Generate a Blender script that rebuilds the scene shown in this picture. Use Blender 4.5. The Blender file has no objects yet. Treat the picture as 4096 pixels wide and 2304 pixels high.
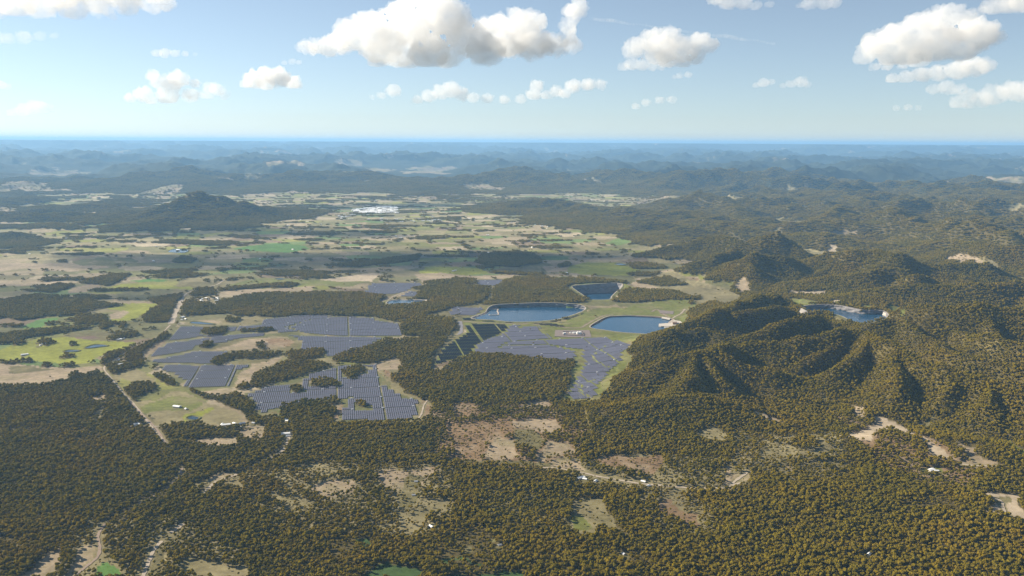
import bpy, bmesh, math, random
import numpy as np
from mathutils import Matrix, Vector

# ------------------------------------------------------------------ camera, sky, sun, exposure
SC = bpy.context.scene
COL = SC.collection
R = math.radians
CAM_H, HFOV, PITCH, ROLL = 1100.0, 60.0, 9.37, 0.32
cam_data = bpy.data.cameras.new('camera'); cam = bpy.data.objects.new('camera', cam_data); COL.objects.link(cam)
cam_data.sensor_width = 36.0; cam_data.lens = 18.0/math.tan(R(HFOV/2)); cam_data.clip_start = 5.0; cam_data.clip_end = 400000.0
CAM_M = Matrix.Rotation(R(90-PITCH), 4, 'X') @ Matrix.Rotation(R(ROLL), 4, 'Z')
cam.matrix_world = Matrix.Translation((0, 0, CAM_H)) @ CAM_M
SC.camera = cam
SUN_AZ, SUN_EL = -67.0, 27.0           # azimuth clockwise from +Y (the view direction)
SUN = np.array([math.sin(R(SUN_AZ))*math.cos(R(SUN_EL)), math.cos(R(SUN_AZ))*math.cos(R(SUN_EL)), math.sin(R(SUN_EL))])
W = bpy.data.worlds.new('World'); SC.world = W; W.use_nodes = True
wn = W.node_tree.nodes; wl = W.node_tree.links
sky = wn.new('ShaderNodeTexSky'); sky.sky_type = 'NISHITA'; sky.sun_disc = False
sky.sun_elevation = R(SUN_EL); sky.sun_rotation = R(SUN_AZ); sky.altitude = 2500
sky.air_density = 1.0; sky.dust_density = 0.15; sky.ozone_density = 3.2
hsv = wn.new('ShaderNodeHueSaturation'); hsv.inputs['Saturation'].default_value = .72; hsv.inputs['Hue'].default_value = .492; wl.new(sky.outputs[0], hsv.inputs['Color']); wl.new(hsv.outputs[0], wn['Background'].inputs[0]); wn['Background'].inputs[1].default_value = 0.055
sun_data = bpy.data.lights.new('sun', 'SUN'); sun_data.energy = 5.0; sun_data.angle = R(0.53); sun_data.color = (1.0, 0.885, 0.71)
sun = bpy.data.objects.new('sun', sun_data); COL.objects.link(sun)
sun.rotation_euler = Vector(-SUN).to_track_quat('-Z', 'Y').to_euler(); sun.location = (0, 0, 6000)
SC.view_settings.view_transform = 'Standard'; SC.view_settings.look = 'None'
SC.view_settings.exposure = 1.15; SC.view_settings.gamma = 1.0
cy = SC.cycles
cy.max_bounces = 34; cy.diffuse_bounces = 2; cy.glossy_bounces = 2; cy.transmission_bounces = 2; cy.volume_bounces = 32
cy.transparent_max_bounces = 8; cy.sample_clamp_indirect = 6.0; cy.use_denoising = True; cy.denoiser = 'OPENIMAGEDENOISE'
cy.caustics_reflective = False; cy.caustics_refractive = False

rng = np.random.default_rng(7); random.seed(7)

# ------------------------------------------------------------------ picking places: photograph frames -> ground
FPX = 2048/math.tan(R(HFOV/2))
RM = np.array([[CAM_M[i][j] for j in range(3)] for i in range(3)])
FRAMES = {'F': (0, 0, 4096/2576), 'Z1': (500, 1050, .50466), 'Z2': (1700, 1050, .42785), 'Z3': (2600, 850, .58075),
          'Z4': (0, 850, .50466), 'Z5': (0, 1500, .5823), 'Z6': (1400, 1500, .5549), 'Z7': (2600, 1500, .58075),
          'Z8': (1900, 1120, .34161), 'Z9': (3140, 1180, .1941), 'D': (980, 1430, .28727), 'K': (1740, 1240, .31832), 'T': (1200, 780, .31056), 'H': (2240, 800, .7205)}
def rays(fr, pts):
    ox, oy, s = FRAMES[fr]; p = np.asarray(pts, float)[:, :2]
    x = (ox+p[:, 0]*s-2048)/FPX; y = -(oy+p[:, 1]*s-1152)/FPX
    return np.stack([x, y, -np.ones_like(x)], 1) @ RM.T
def G(fr, pts, z=0.0):
    d = rays(fr, pts); t = (z-CAM_H)/np.minimum(d[:, 2], -1e-4)
    return d[:, :2]*t[:, None]
def project(x, y, z):
    c = np.stack([x, y, z-CAM_H], -1) @ RM
    w = np.maximum(-c[..., 2], 1e-3)
    return 2048+c[..., 0]/w*FPX, 1152-c[..., 1]/w*FPX, -c[..., 2]

# ------------------------------------------------------------------ noise
def _h(ix, iy, seed):
    with np.errstate(over='ignore'):
        h = np.asarray(ix).astype(np.int32).view(np.uint32)*np.uint32(374761393)+np.asarray(iy).astype(np.int32).view(np.uint32)*np.uint32(668265263)+np.uint32((seed*1442695041) & 0xffffffff)
        h ^= h >> np.uint32(13); h *= np.uint32(1274126177); h ^= h >> np.uint32(16)
    return h
_GA = np.arange(256)*(2*np.pi/256); _GX = np.cos(_GA).astype(np.float32); _GY = np.sin(_GA).astype(np.float32)
def perlin(x, y, seed=0):
    x0 = np.floor(x); y0 = np.floor(y); fx = (x-x0).astype(np.float32); fy = (y-y0).astype(np.float32)
    u = fx*fx*fx*(fx*(fx*6-15)+10); v = fy*fy*fy*(fy*(fy*6-15)+10)
    def g(ix, iy, dx, dy):
        k = (_h(ix, iy, seed) >> np.uint32(7)) & np.uint32(255)
        return _GX[k]*dx+_GY[k]*dy
    a = g(x0, y0, fx, fy); b = g(x0+1, y0, fx-1, fy); c = g(x0, y0+1, fx, fy-1); d = g(x0+1, y0+1, fx-1, fy-1)
    a = a+(b-a)*u
    return (a+(c+(d-c)*u-a)*v)*np.float32(1.45)
def fbm(x, y, scale, octs=4, seed=0, gain=.5):
    s = np.zeros_like(x); a = 1.0; f = 1.0/scale; n = 0
    for o in range(octs):
        s += a*perlin(x*f+o*17.3, y*f-o*9.1, seed+o*31); n += a; a *= gain; f *= 2.03
    return s/n*1.4
def ridged(x, y, scale, octs=5, seed=0, gain=.5):
    s = np.zeros_like(x); a = 1.0; f = 1.0/scale; w = np.ones_like(x); n = 0
    for o in range(octs):
        r = 1-np.abs(perlin(x*f+o*7.7, y*f+o*3.3, seed+o*13)); r = r*r*w
        s += a*r; n += a; w = np.clip(r*1.6, 0, 1); a *= gain; f *= 2.05
    return s/n
def sst(a, b, x):
    t = np.clip((x-a)/(b-a), 0, 1); return t*t*(3-2*t)
def inpoly(x, y, P):
    P = np.asarray(P); out = np.zeros(x.shape, bool)
    m = (x >= P[:, 0].min()) & (x <= P[:, 0].max()) & (y >= P[:, 1].min()) & (y <= P[:, 1].max())
    if not m.any(): return out
    xs = x[m]; ys = y[m]; c = np.zeros(xs.shape, bool)
    for i in range(len(P)):
        x1, y1 = P[i-1]; x2, y2 = P[i]
        if y1 == y2: continue
        k = (y1 > ys) != (y2 > ys)
        c ^= k & (xs < (x2-x1)*(ys-y1)/(y2-y1)+x1)
    out[m] = c; return out
def polydist(x, y, P, closed=True):
    d = np.full(x.shape, 1e12); n = len(P)
    for i in range(n if closed else n-1):
        ax, ay = P[i]; bx_, by_ = P[(i+1) % n]; ux, uy = bx_-ax, by_-ay; L = ux*ux+uy*uy+1e-9
        t = np.clip(((x-ax)*ux+(y-ay)*uy)/L, 0, 1)
        d = np.minimum(d, (x-ax-t*ux)**2+(y-ay-t*uy)**2)
    return np.sqrt(d)
def smooth_closed(P, n=4):
    P = np.asarray(P, float); out = []
    for i in range(len(P)):
        p0, p1, p2, p3 = P[i-1], P[i], P[(i+1) % len(P)], P[(i+2) % len(P)]
        for k in range(n):
            t = k/n
            out.append(.5*((2*p1)+(-p0+p2)*t+(2*p0-5*p1+4*p2-p3)*t*t+(-p0+3*p1-3*p2+p3)*t**3))
    return np.array(out)
def smooth_open(P, n=5):
    P = np.asarray(P, float); Q = np.vstack([2*P[0]-P[1], P, 2*P[-1]-P[-2]]); out = []
    for i in range(1, len(Q)-2):
        p0, p1, p2, p3 = Q[i-1], Q[i], Q[i+1], Q[i+2]
        for k in range(n):
            t = k/n
            out.append(.5*((2*p1)+(-p0+p2)*t+(2*p0-5*p1+4*p2-p3)*t*t+(-p0+3*p1-3*p2+p3)*t**3))
    out.append(P[-1]); return np.array(out)

# ------------------------------------------------------------------ materials
def new_mat(name):
    m = bpy.data.materials.new(name); m.use_nodes = True
    return m, m.node_tree.nodes, m.node_tree.links, m.node_tree.nodes['Principled BSDF']
def mat(name, col, rough=.8, spec=.3, vary=0.0, scale=.05, metal=0.0):
    m, n, l, b = new_mat(name)
    b.inputs['Roughness'].default_value = rough; b.inputs['Specular IOR Level'].default_value = spec; b.inputs['Metallic'].default_value = metal
    if vary:
        tc = n.new('ShaderNodeTexCoord'); nt = n.new('ShaderNodeTexNoise'); nt.inputs['Scale'].default_value = scale; nt.inputs['Detail'].default_value = 6
        mx = n.new('ShaderNodeMix'); mx.data_type = 'RGBA'
        mx.inputs[6].default_value = tuple(c*(1-vary) for c in col)+(1,); mx.inputs[7].default_value = tuple(min(1, c*(1+vary)) for c in col)+(1,)
        l.new(tc.outputs['Object'], nt.inputs['Vector']); l.new(nt.outputs[0], mx.inputs[0]); l.new(mx.outputs[2], b.inputs['Base Color'])
    else: b.inputs['Base Color'].default_value = tuple(col)+(1,)
    return m
def foliage_mat(name, c1, c2, c3):
    m, n, l, b = new_mat(name); n.remove(b)
    oi = n.new('ShaderNodeObjectInfo'); rp = n.new('ShaderNodeValToRGB')
    e = rp.color_ramp.elements; e[0].color = c1+(1,); e[1].color = c3+(1,); k = e.new(.5); k.color = c2+(1,)
    ta = n.new('ShaderNodeAttribute'); ta.attribute_type = 'INSTANCER'; ta.attribute_name = 'tree_tone'; ad = n.new('ShaderNodeMath'); ad.operation = 'MULTIPLY_ADD'; ad.inputs[1].default_value = .36; l.new(oi.outputs['Random'], ad.inputs[0]); l.new(ta.outputs['Fac'], ad.inputs[2]); l.new(ad.outputs[0], rp.inputs[0])
    geo = n.new('ShaderNodeNewGeometry'); mr = n.new('ShaderNodeMapRange'); mr.inputs[3].default_value = .78; mr.inputs[4].default_value = 1.3
    l.new(geo.outputs['Random Per Island'], mr.inputs[0])
    mx = n.new('ShaderNodeVectorMath'); mx.operation = 'SCALE'; l.new(rp.outputs[0], mx.inputs[0]); l.new(mr.outputs[0], mx.inputs['Scale'])
    d = n.new('ShaderNodeBsdfDiffuse'); t = n.new('ShaderNodeBsdfTranslucent'); s = n.new('ShaderNodeMixShader'); s.inputs[0].default_value = .4
    l.new(mx.outputs[0], d.inputs[0]); l.new(mx.outputs[0], t.inputs[0]); l.new(d.outputs[0], s.inputs[1]); l.new(t.outputs[0], s.inputs[2])
    l.new(s.outputs[0], n['Material Output'].inputs[0]); return m
M = {}
M['leaf'] = foliage_mat('eucalypt leaves', (.140, .122, .016), (.212, .165, .016), (.250, .174, .020))
M['bark'] = mat('pale bark', (.26, .22, .17), .9)
M['panel'] = mat('solar panel glass', (.080, .080, .108), .5, .15)
M['panel_darkened'] = mat('black solar panel', (.008, .009, .013), .6, .04)  # darkness that comes from the panels' tilt, put into the base colour
M['steel'] = mat('galvanised steel', (.4, .4, .42), .5, .5)
M['white'] = mat('white painted metal', (.8, .8, .78), .45, .5)
M['roof_white'] = mat('pale roof sheet', (.85, .85, .83), .5, .3)
M['roof_grey'] = mat('grey roof sheet', (.45, .47, .5), .35, .6)
M['wall'] = mat('cream wall', (.55, .5, .42), .8)
M['dirt'] = mat('pale dirt road', (.36, .305, .235), .95, .1, .25, .02)
M['track'] = mat('tan service track', (.26, .20, .155), .95, .1, .2, .03)
M['asphalt'] = mat('grey road', (.20, .19, .2), .9, .2, .2, .02)
M['rock'] = mat('pit rock', (.20, .19, .19), .95, .1, .5, .03)
M['palerock'] = mat('pale embankment', (.38, .325, .27), .95, .1, .25, .05)
M['brown'] = mat('brown embankment', (.17, .12, .09), .95, .1, .3, .05)
M['concrete'] = mat('concrete', (.5, .45, .39), .85, .2, .12, .08)
M['gravel'] = mat('gravel pad', (.2, .165, .15), .95, .1, .2, .05)
M['grassbank'] = mat('grass bank', (.135, .132, .046), .95, .1, .3, .03)
def water_mat(name, col, rough=.12):
    m, n, l, b = new_mat(name); b.inputs['Base Color'].default_value = col+(1,); b.inputs['Roughness'].default_value = rough
    b.inputs['IOR'].default_value = 1.33
    tc = n.new('ShaderNodeTexCoord'); nt = n.new('ShaderNodeTexNoise'); nt.inputs['Scale'].default_value = .08; nt.inputs['Detail'].default_value = 4
    bp = n.new('ShaderNodeBump'); bp.inputs['Strength'].default_value = .06; bp.inputs['Distance'].default_value = 1.0
    l.new(tc.outputs['Object'], nt.inputs['Vector']); l.new(nt.outputs[0], bp.inputs['Height']); l.new(bp.outputs[0], b.inputs['Normal']); return m
M['water'] = water_mat('reservoir water', (.010, .050, .105), .2)
M['darkwater'] = water_mat('dam water', (.012, .022, .03))

# ------------------------------------------------------------------ object helpers
def link(name, me, m=None, parent=None, loc=None):
    o = bpy.data.objects.new(name, me); COL.objects.link(o)
    if m is not None and len(me.materials) == 0: me.materials.append(m)
    if parent is not None: o.parent = parent
    if loc is not None: o.location = loc
    return o
def mesh_np(name, V, F, smooth=False):
    V = np.asarray(V, np.float32); F = np.asarray(F, np.int32)
    me = bpy.data.meshes.new(name); me.vertices.add(len(V)); me.vertices.foreach_set('co', V.ravel())
    k = F.shape[1]; me.loops.add(F.size); me.loops.foreach_set('vertex_index', F.ravel())
    me.polygons.add(len(F)); me.polygons.foreach_set('loop_start', np.arange(0, F.size, k, dtype=np.int32)); me.polygons.foreach_set('loop_total', np.full(len(F), k, np.int32))
    me.update(calc_edges=True)
    if smooth: me.polygons.foreach_set('use_smooth', np.ones(len(F), bool))
    me.validate(); return me
def mesh_py(name, V, F):
    me = bpy.data.meshes.new(name); me.from_pydata([tuple(map(float, v)) for v in V], [], F); me.update(); return me
def tag(o, label=None, cat=None, group=None, kind=None):
    if label: o['label'] = label
    if cat: o['category'] = cat
    if group: o['group'] = group
    if kind: o['kind'] = kind
    return o
def empty(name, loc=(0, 0, 0), rz=0.0):
    o = bpy.data.objects.new(name, None); COL.objects.link(o); o.location = loc; o.rotation_euler = (0, 0, rz); return o
def boxes(name, specs):
    """one mesh out of boxes (cx,cy,z0,sx,sy,sz)"""
    V = []; F = []
    for cx, cy, z0, sx, sy, sz in specs:
        b = len(V)
        for dz in (0, sz):
            for dx, dy in ((-1, -1), (1, -1), (1, 1), (-1, 1)): V.append((cx+dx*sx/2, cy+dy*sy/2, z0+dz))
        F += [[b+i for i in f] for f in ((3, 2, 1, 0), (4, 5, 6, 7), (0, 1, 5, 4), (1, 2, 6, 5), (2, 3, 7, 6), (3, 0, 4, 7))]
    return mesh_py(name, V, F)

# ------------------------------------------------------------------ terrain: one sheet, finer where it is near
AZ_F = 37.0
az = np.concatenate([np.linspace(-AZ_F, AZ_F, 900), np.linspace(AZ_F, 360-AZ_F, 46)[1:-1]])
rad = np.concatenate([np.geomspace(30, 1300, 16)[:-1], np.geomspace(1300, 170000, 930)])
NA, NR = len(az), len(rad)
X = np.outer(rad, np.sin(np.radians(az))); Y = np.outer(rad, np.cos(np.radians(az)))
D = np.repeat(rad[:, None], NA, 1); AZ = np.repeat(az[None], NR, 0); AZ = np.where(AZ > 180, AZ-360, AZ)

HILLS = [  # frame, foot point below the summit, radius across, radius deep, height
    ('F', 505, 550, 740, 900, 360), ('F', 575, 547, 720, 800, 330), ('F', 450, 572, 800, 500, 120), ('F', 630, 540, 900, 600, 110), ('F', 330, 548, 420, 350, 100), ('F', 395, 582, 700, 250, 60),
    ('F', 90, 575, 800, 400, 60), ('F', 40, 598, 260, 200, 60), ('F', 210, 552, 600, 300, 55), ('F', 30, 640, 700, 300, 25),
    ('F', 1370, 530, 900, 900, 210), ('F', 1300, 530, 500, 600, 110), ('F', 1470, 545, 800, 700, 190), ('F', 1580, 560, 900, 900, 200), ('F', 1700, 565, 800, 800, 190), ('F', 1640, 585, 600, 500, 150), ('F', 1720, 600, 500, 400, 150),
    ('F', 1090, 500, 500, 300, 60), ('F', 1060, 495, 500, 300, 70), ('F', 950, 500, 800, 300, 40),
    ('F', 1270, 668, 450, 240, 14)]
RIDGES = [  # frame, [(u, v, crest height)], half width
    ('H', [(410, 880, 25), (500, 800, 60), (610, 720, 95), (720, 655, 115), (830, 610, 125), (960, 560, 135), (1080, 525, 138), (1190, 503, 130), (1290, 540, 105)], 250),
    ('H', [(960, 600, 128), (1060, 590, 128), (1180, 562, 128), (1270, 590, 100)], 130),
    ('H', [(640, 740, 85), (740, 690, 108), (830, 700, 100), (900, 755, 75)], 150),
    ('H', [(860, 800, 100), (1000, 740, 122), (1150, 680, 138), (1300, 632, 148), (1450, 612, 146), (1530, 650, 128)], 200),
    ('H', [(980, 792, 108), (1200, 770, 130), (1400, 732, 152), (1560, 692, 172), (1660, 690, 178), (1760, 758, 172), (1880, 800, 168), (2000, 850, 162), (2150, 900, 152), (2300, 950, 142), (2700, 1080, 120)], 230),
    ('H', [(1560, 692, 170), (1500, 770, 138), (1380, 850, 100), (1270, 930, 62)], 110),
    ('H', [(1700, 730, 172), (1640, 840, 140), (1520, 920, 100), (1410, 985, 60)], 150),
    ('H', [(1850, 800, 168), (1880, 920, 134), (1850, 1030, 92), (1810, 1130, 40)], 170),
    ('H', [(2150, 900, 150), (2170, 1000, 118), (2100, 1090, 80), (2030, 1170, 40)], 150),
    ('H', [(2400, 980, 138), (2400, 1090, 105), (2330, 1190, 60)], 170),
    ('H', [(250, 1080, 12), (400, 955, 66), (540, 892, 92), (650, 860, 108), (760, 822, 122), (860, 812, 128), (940, 795, 118)], 210),
    ('H', [(860, 815, 126), (960, 858, 112), (1080, 902, 96), (1200, 945, 78), (1330, 985, 55), (1440, 1020, 30)], 130),
    ('H', [(730, 835, 120), (715, 930, 98), (670, 1020, 72), (580, 1110, 44), (450, 1210, 12)], 150),
    ('H', [(800, 825, 122), (860, 930, 92), (910, 1010, 62), (1010, 1090, 30)], 120),
    ('H', [(560, 885, 92), (510, 955, 70), (400, 1030, 38), (240, 1110, 8)], 120),
    ('H', [(1760, 660, 112), (1900, 600, 150), (2100, 572, 188), (2300, 560, 205), (2700, 600, 205)], 290),
    ('H', [(2000, 585, 168), (1960, 640, 140), (2010, 720, 112), (2160, 800, 100)], 150),
    ('H', [(2230, 700, 125), (2400, 735, 150), (2700, 790, 160)], 170),
    ('H', [(2080, 815, 105), (2300, 850, 128), (2650, 900, 140)], 150),
    ('H', [(2400, 735, 150), (2330, 800, 110), (2230, 850, 80)], 110),
    ('H', [(2380, 570, 200), (2430, 690, 150), (2500, 820, 118)], 190),
    ('Z3', [(1400, 540, 60), (1600, 500, 95), (1900, 490, 110), (2300, 470, 130), (2700, 450, 140)], 300),
    ('Z3', [(1000, 480, 40), (1300, 430, 80), (1500, 400, 110), (1680, 365, 130), (1800, 390, 120)], 280),
    ('Z3', [(1620, 480, 60), (1820, 398, 130), (1980, 460, 80)], 240),
    ('Z3', [(1060, 330, 80), (1250, 270, 130), (1400, 235, 165), (1540, 218, 180), (1680, 265, 165), (1850, 330, 120), (2000, 350, 110), (2300, 340, 120)], 380),
    ('Z3', [(-60, 280, 40), (200, 210, 90), (400, 160, 130), (500, 145, 150), (620, 180, 140), (760, 220, 120)], 340),
    ('Z3', [(300, 340, 70), (450, 290, 110), (600, 240, 130)], 260),
    ('Z3', [(680, 190, 110), (780, 140, 170), (880, 118, 190), (960, 180, 140), (1060, 260, 90), (1120, 300, 60)], 300),
    ('Z3', [(500, 360, 60), (640, 300, 130), (760, 260, 150), (900, 290, 130), (1030, 330, 80)], 300),
    ('Z3', [(640, 310, 120), (700, 380, 90), (820, 420, 60)], 220),
    ('Z3', [(800, 470, 30), (880, 400, 85), (960, 420, 70), (1030, 490, 20)], 200),
    ('Z3', [(1900, 210, 90), (2100, 175, 130), (2400, 215, 140), (2700, 230, 140)], 400),
    ('Z3', [(1100, 190, 30), (1300, 155, 60), (1700, 150, 70), (1900, 200, 90)], 300),
    ('F', [(1380, 1070, 5), (1500, 1040, 30), (1640, 1010, 60), (1760, 990, 80)], 260),
    ('F', [(1900, 1190, 6), (2100, 1110, 25), (2300, 1100, 45), (2600, 1130, 60)], 320),
    ('F', [(1750, 1290, 0), (2000, 1240, 14), (2300, 1250, 20), (2700, 1330, 25)], 350)]

def hill_height(x, y, d, a):
    wx = x+fbm(x, y, 900, 3, 5)*130; wy = y+fbm(x, y, 900, 3, 6)*130
    z = np.zeros_like(x)
    for fr, u, v, rx, ry, h in HILLS:
        (cx, cy), = G(fr, [(u, v)])
        m = (np.abs(x-cx) < 4*rx) & (np.abs(y-cy) < 4*ry)
        if not m.any(): continue
        q = np.sqrt(((wx[m]-cx)/rx)**2+((wy[m]-cy)/ry)**2)
        z[m] = np.maximum(z[m], h*np.exp(-np.power(q, 1.5)*1.1))
    z = z*(.50+.75*ridged(x, y, 900, 4, 44, .6))
    rz = np.zeros_like(x); lines = []; rr_ = random.Random(5)
    for fr, pts, w in RIDGES:
        e_ = 1.4 if fr == 'H' else (1.65 if max(q_[2] for q_ in pts) > 90 else 1.1); g = np.array([np.append(G(fr, [(p[0], p[1])], p[2]*e_)[0], p[2]*e_) for p in pts]); w = w*(.74 if fr == 'H' else .68)
        lines.append((g, w))
        if g[:, 2].max() < 75 or fr == 'H': continue
        run = 0.0; nxt = 90.0; side = 1
        for i in range(len(g)-1):                                  # spurs run down both flanks of every crest
            seg = g[i+1]-g[i]; ln = math.hypot(seg[0], seg[1])
            while nxt < run+ln:
                t = (nxt-run)/ln; p = g[i]+seg*t; dr = math.atan2(seg[1], seg[0])+side*R(62+36*rr_.random())
                L_ = w*(.9+.9*rr_.random()); q1 = p[:2]+L_*.5*np.array([math.cos(dr), math.sin(dr)]); dr += (rr_.random()-.5)*.9; q2 = q1+L_*.6*np.array([math.cos(dr), math.sin(dr)])
                k = .70+.2*rr_.random()
                lines.append((np.array([[*p[:2], p[2]*.96], [*q1, p[2]*k*.78], [*q2, p[2]*.20]]), w*(.26+.14*rr_.random())))
                nxt += w*(.7+.5*rr_.random()); side = -side
            run += ln
    bx0, bx1 = 300, 9500
    sel = np.where((x > bx0) & (x < bx1) & (y > 1500) & (y < 13000))
    xs0, ys0 = (wx[sel]*.45+x[sel]*.55), (wy[sel]*.45+y[sel]*.55); rv_ = np.zeros(xs0.shape)
    for g, w in lines:
        m = np.where((xs0 > g[:, 0].min()-2.6*w) & (xs0 < g[:, 0].max()+2.6*w) & (ys0 > g[:, 1].min()-2.6*w) & (ys0 < g[:, 1].max()+2.6*w))[0]
        if not len(m): continue
        xs, ys = xs0[m], ys0[m]; best = np.full(xs.shape, -1e9)
        for i in range(len(g)-1):
            ax, ay, az_ = g[i]; bx_, by_, bz_ = g[i+1]; ux, uy = bx_-ax, by_-ay; L = ux*ux+uy*uy
            t = np.clip(((xs-ax)*ux+(ys-ay)*uy)/L, 0, 1)
            dd = np.sqrt((xs-ax-t*ux)**2+(ys-ay-t*uy)**2)
            best = np.maximum(best, (az_+(bz_-az_)*t)*np.exp(-np.power(np.sqrt(dd*dd+256)/w, 1.13)*1.15))
        rv_[m] = np.maximum(rv_[m], best)
    rz[sel] = rv_
    z = np.maximum(z, rz)
    near = sst(10, 90, z)
    z = z*(1-near*.16*(1-ridged(x, y, 380, 4, 41)*1.25)) + near*fbm(x, y, 150, 3, 43)*6
    # rolling hills on the right behind the authored ones, then range after range to the horizon
    rr = sst(6, 13, a)*sst(8200, 10500, d)*(1-sst(20000, 26000, d))
    z = np.maximum(z, rr*(ridged(x, y, 1600, 4, 61)-.20)*560*(.45+.55*sst(-.3, .5, fbm(x, y, 5000, 2, 62))))
    ll = sst(-20, -26, a)*sst(11500, 13500, d)*(1-sst(17000, 20000, d))
    z = np.maximum(z, ll*(ridged(x, y, 1700, 4, 65)-.2)*170)
    mid = sst(17500-2500*sst(4, 12, a), 24000-3000*sst(4, 12, a), d+fbm(x, y, 6000, 3, 70)*2600)
    zone = sst(-.45, .35, fbm(x*1.0, y*.75, 8000, 3, 71)+.12)
    far = (ridged(x, y, 5200, 6, 72, .60)-.14)*(680+150*sst(24000, 40000, d))*(.30+.70*zone)
    z = np.maximum(z, mid*np.maximum(far, 0))
    z += sst(30000, 60000, d)*(fbm(x, y, 22000, 4, 75)*150+ridged(x, y, 12000, 4, 76)*330-60); z = np.minimum(z, 980)
    z = np.minimum(z+sst(62000, 82000, d)*(300+ridged(x, y, 16000, 4, 78)*420), 1010)
    return z
HH = hill_height(X, Y, D, AZ)
plainw = 1-sst(20, 120, HH)
Z = HH + plainw*(fbm(X, Y, 1400, 3, 81)*5+sst(8000, 12000, D)*fbm(X, Y, 2200, 3, 82)*14+fbm(X, Y, 260, 2, 83)*.8)
Z = np.where((D > 3400) & (D < 7600) & (HH < 12) & (np.abs(AZ) < 30), Z*.45, Z)
Z *= sst(200, 1500, D)

# reservoirs: water outline, water level, rim height above water, face width, crest width
RES = [
 dict(key='main', fr='Z8', zw=-5, pts=[(10, 452), (60, 425), (125, 405), (165, 380), (180, 345), (250, 328), (420, 322), (600, 318), (800, 314), (1000, 320), (1180, 330), (1275, 345), (1240, 370), (1100, 420), (950, 462), (750, 484), (520, 492), (370, 487), (200, 464)],
      rim=[3, 3, 4, 5, 14, 22, 24, 26, 28, 28, 26, 16, 5, 4, 4, 4, 4, 4, 3], face=[26, 26, 24, 20, 10, 8, 8, 8, 8, 8, 8, 8, 10, 10, 10, 10, 10, 10, 16], crest=5, n=5),
 dict(key='hex', fr='Z8', zw=-4, pts=[(1368, 562), (1470, 500), (1575, 443), (1690, 432), (1820, 428), (2000, 434), (2190, 446), (2300, 470), (2310, 500), (2380, 535), (2260, 592), (2080, 636), (1880, 630), (1700, 617), (1520, 592)],
      rim=[6]*15, face=[9, 22, 16, 9, 8, 8, 9, 9, 9, 9, 7, 6, 6, 6, 7], crest=7, n=4),
 dict(key='upper', fr='Z9', zw=88, pts=[(420, 300), (640, 285), (880, 285), (1100, 305), (1310, 345), (1520, 385), (1750, 402), (1990, 392), (2090, 470), (2010, 520), (1850, 572), (1690, 617), (1570, 602), (1400, 540), (1180, 440), (1000, 390), (800, 360), (560, 350)],
      rim=[20, 24, 27, 27, 26, 25, 24, 20, 10, 6, 5, 4, 4, 4, 4, 4, 5, 10], face=[12, 12, 12, 12, 12, 12, 12, 12, 12, 10, 8, 8, 8, 8, 8, 8, 8, 14], crest=5, n=4),
 dict(key='pond', fr='Z1', zw=-3, pts=[(2092, 318), (2120, 303), (2200, 300), (2300, 300), (2375, 301), (2365, 316), (2300, 325), (2190, 328), (2100, 328)], rim=[3]*9, face=[14]*9, crest=5, n=3),
 dict(key='quarry', fr='Z8', zw=-58, pts=[(1205, 168), (1300, 160), (1440, 152), (1560, 150), (1665, 152), (1640, 185), (1590, 230), (1560, 275), (1545, 310), (1360, 310), (1310, 260), (1250, 205)],
      rim=[62, 66, 70, 72, 72, 62, 58, 56, 55, 55, 56, 58], face=[44, 30, 24, 24, 36, 40, 32, 22, 14, 14, 28, 44], crest=5, n=4),
]
def offset(P, w):
    P = np.asarray(P); t = np.roll(P, -1, 0)-np.roll(P, 1, 0); t /= np.linalg.norm(t, axis=1)[:, None]+1e-9
    area = np.sum(P[:, 0]*np.roll(P[:, 1], -1)-np.roll(P[:, 0], -1)*P[:, 1])
    nrm = np.stack([t[:, 1], -t[:, 0]], 1)*(1 if area > 0 else -1)
    return P+nrm*np.asarray(w)[:, None]
for r in RES:
    w = G(r['fr'], r['pts'], r['zw']); n = r['n']
    r['w'] = smooth_closed(w, n); k = len(r['w'])
    r['rimz'] = smooth_closed(np.stack([r['rim'], r['face']], 1), n)
    rimz, face = r['rimz'][:, 0]+r['zw'], np.maximum(r['rimz'][:, 1], 4)
    r['r1'] = offset(r['w'], face); r['r2'] = offset(r['w'], face+r['crest']); r['r3'] = offset(r['w'], face+r['crest']+36)
    r['rz'] = rimz
    box = (X > r['r3'][:, 0].min()-400) & (X < r['r3'][:, 0].max()+400) & (Y > r['r3'][:, 1].min()-400) & (Y < r['r3'][:, 1].max()+400)
    xs, ys = X[box], Y[box]; ins = inpoly(xs, ys, r['r2']); ds = polydist(xs, ys, r['r2'])
    # ground round the rim is graded to the rim height nearest to it
    j = np.argmin((xs[:, None]-r['r2'][None, :, 0])**2+(ys[:, None]-r['r2'][None, :, 1])**2, 1)
    grade = rimz[j]-1.5
    reach = 180 if r['key'] in ('upper',) else 110
    z = Z[box]; zz = grade+(z-grade)*sst(12, reach, ds)
    if r['key'] == 'upper': zz = np.where(ds > 12, np.minimum(zz, np.maximum(z, grade)), zz)
    Z[box] = np.where(ins, r['zw']-14, zz)

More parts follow.
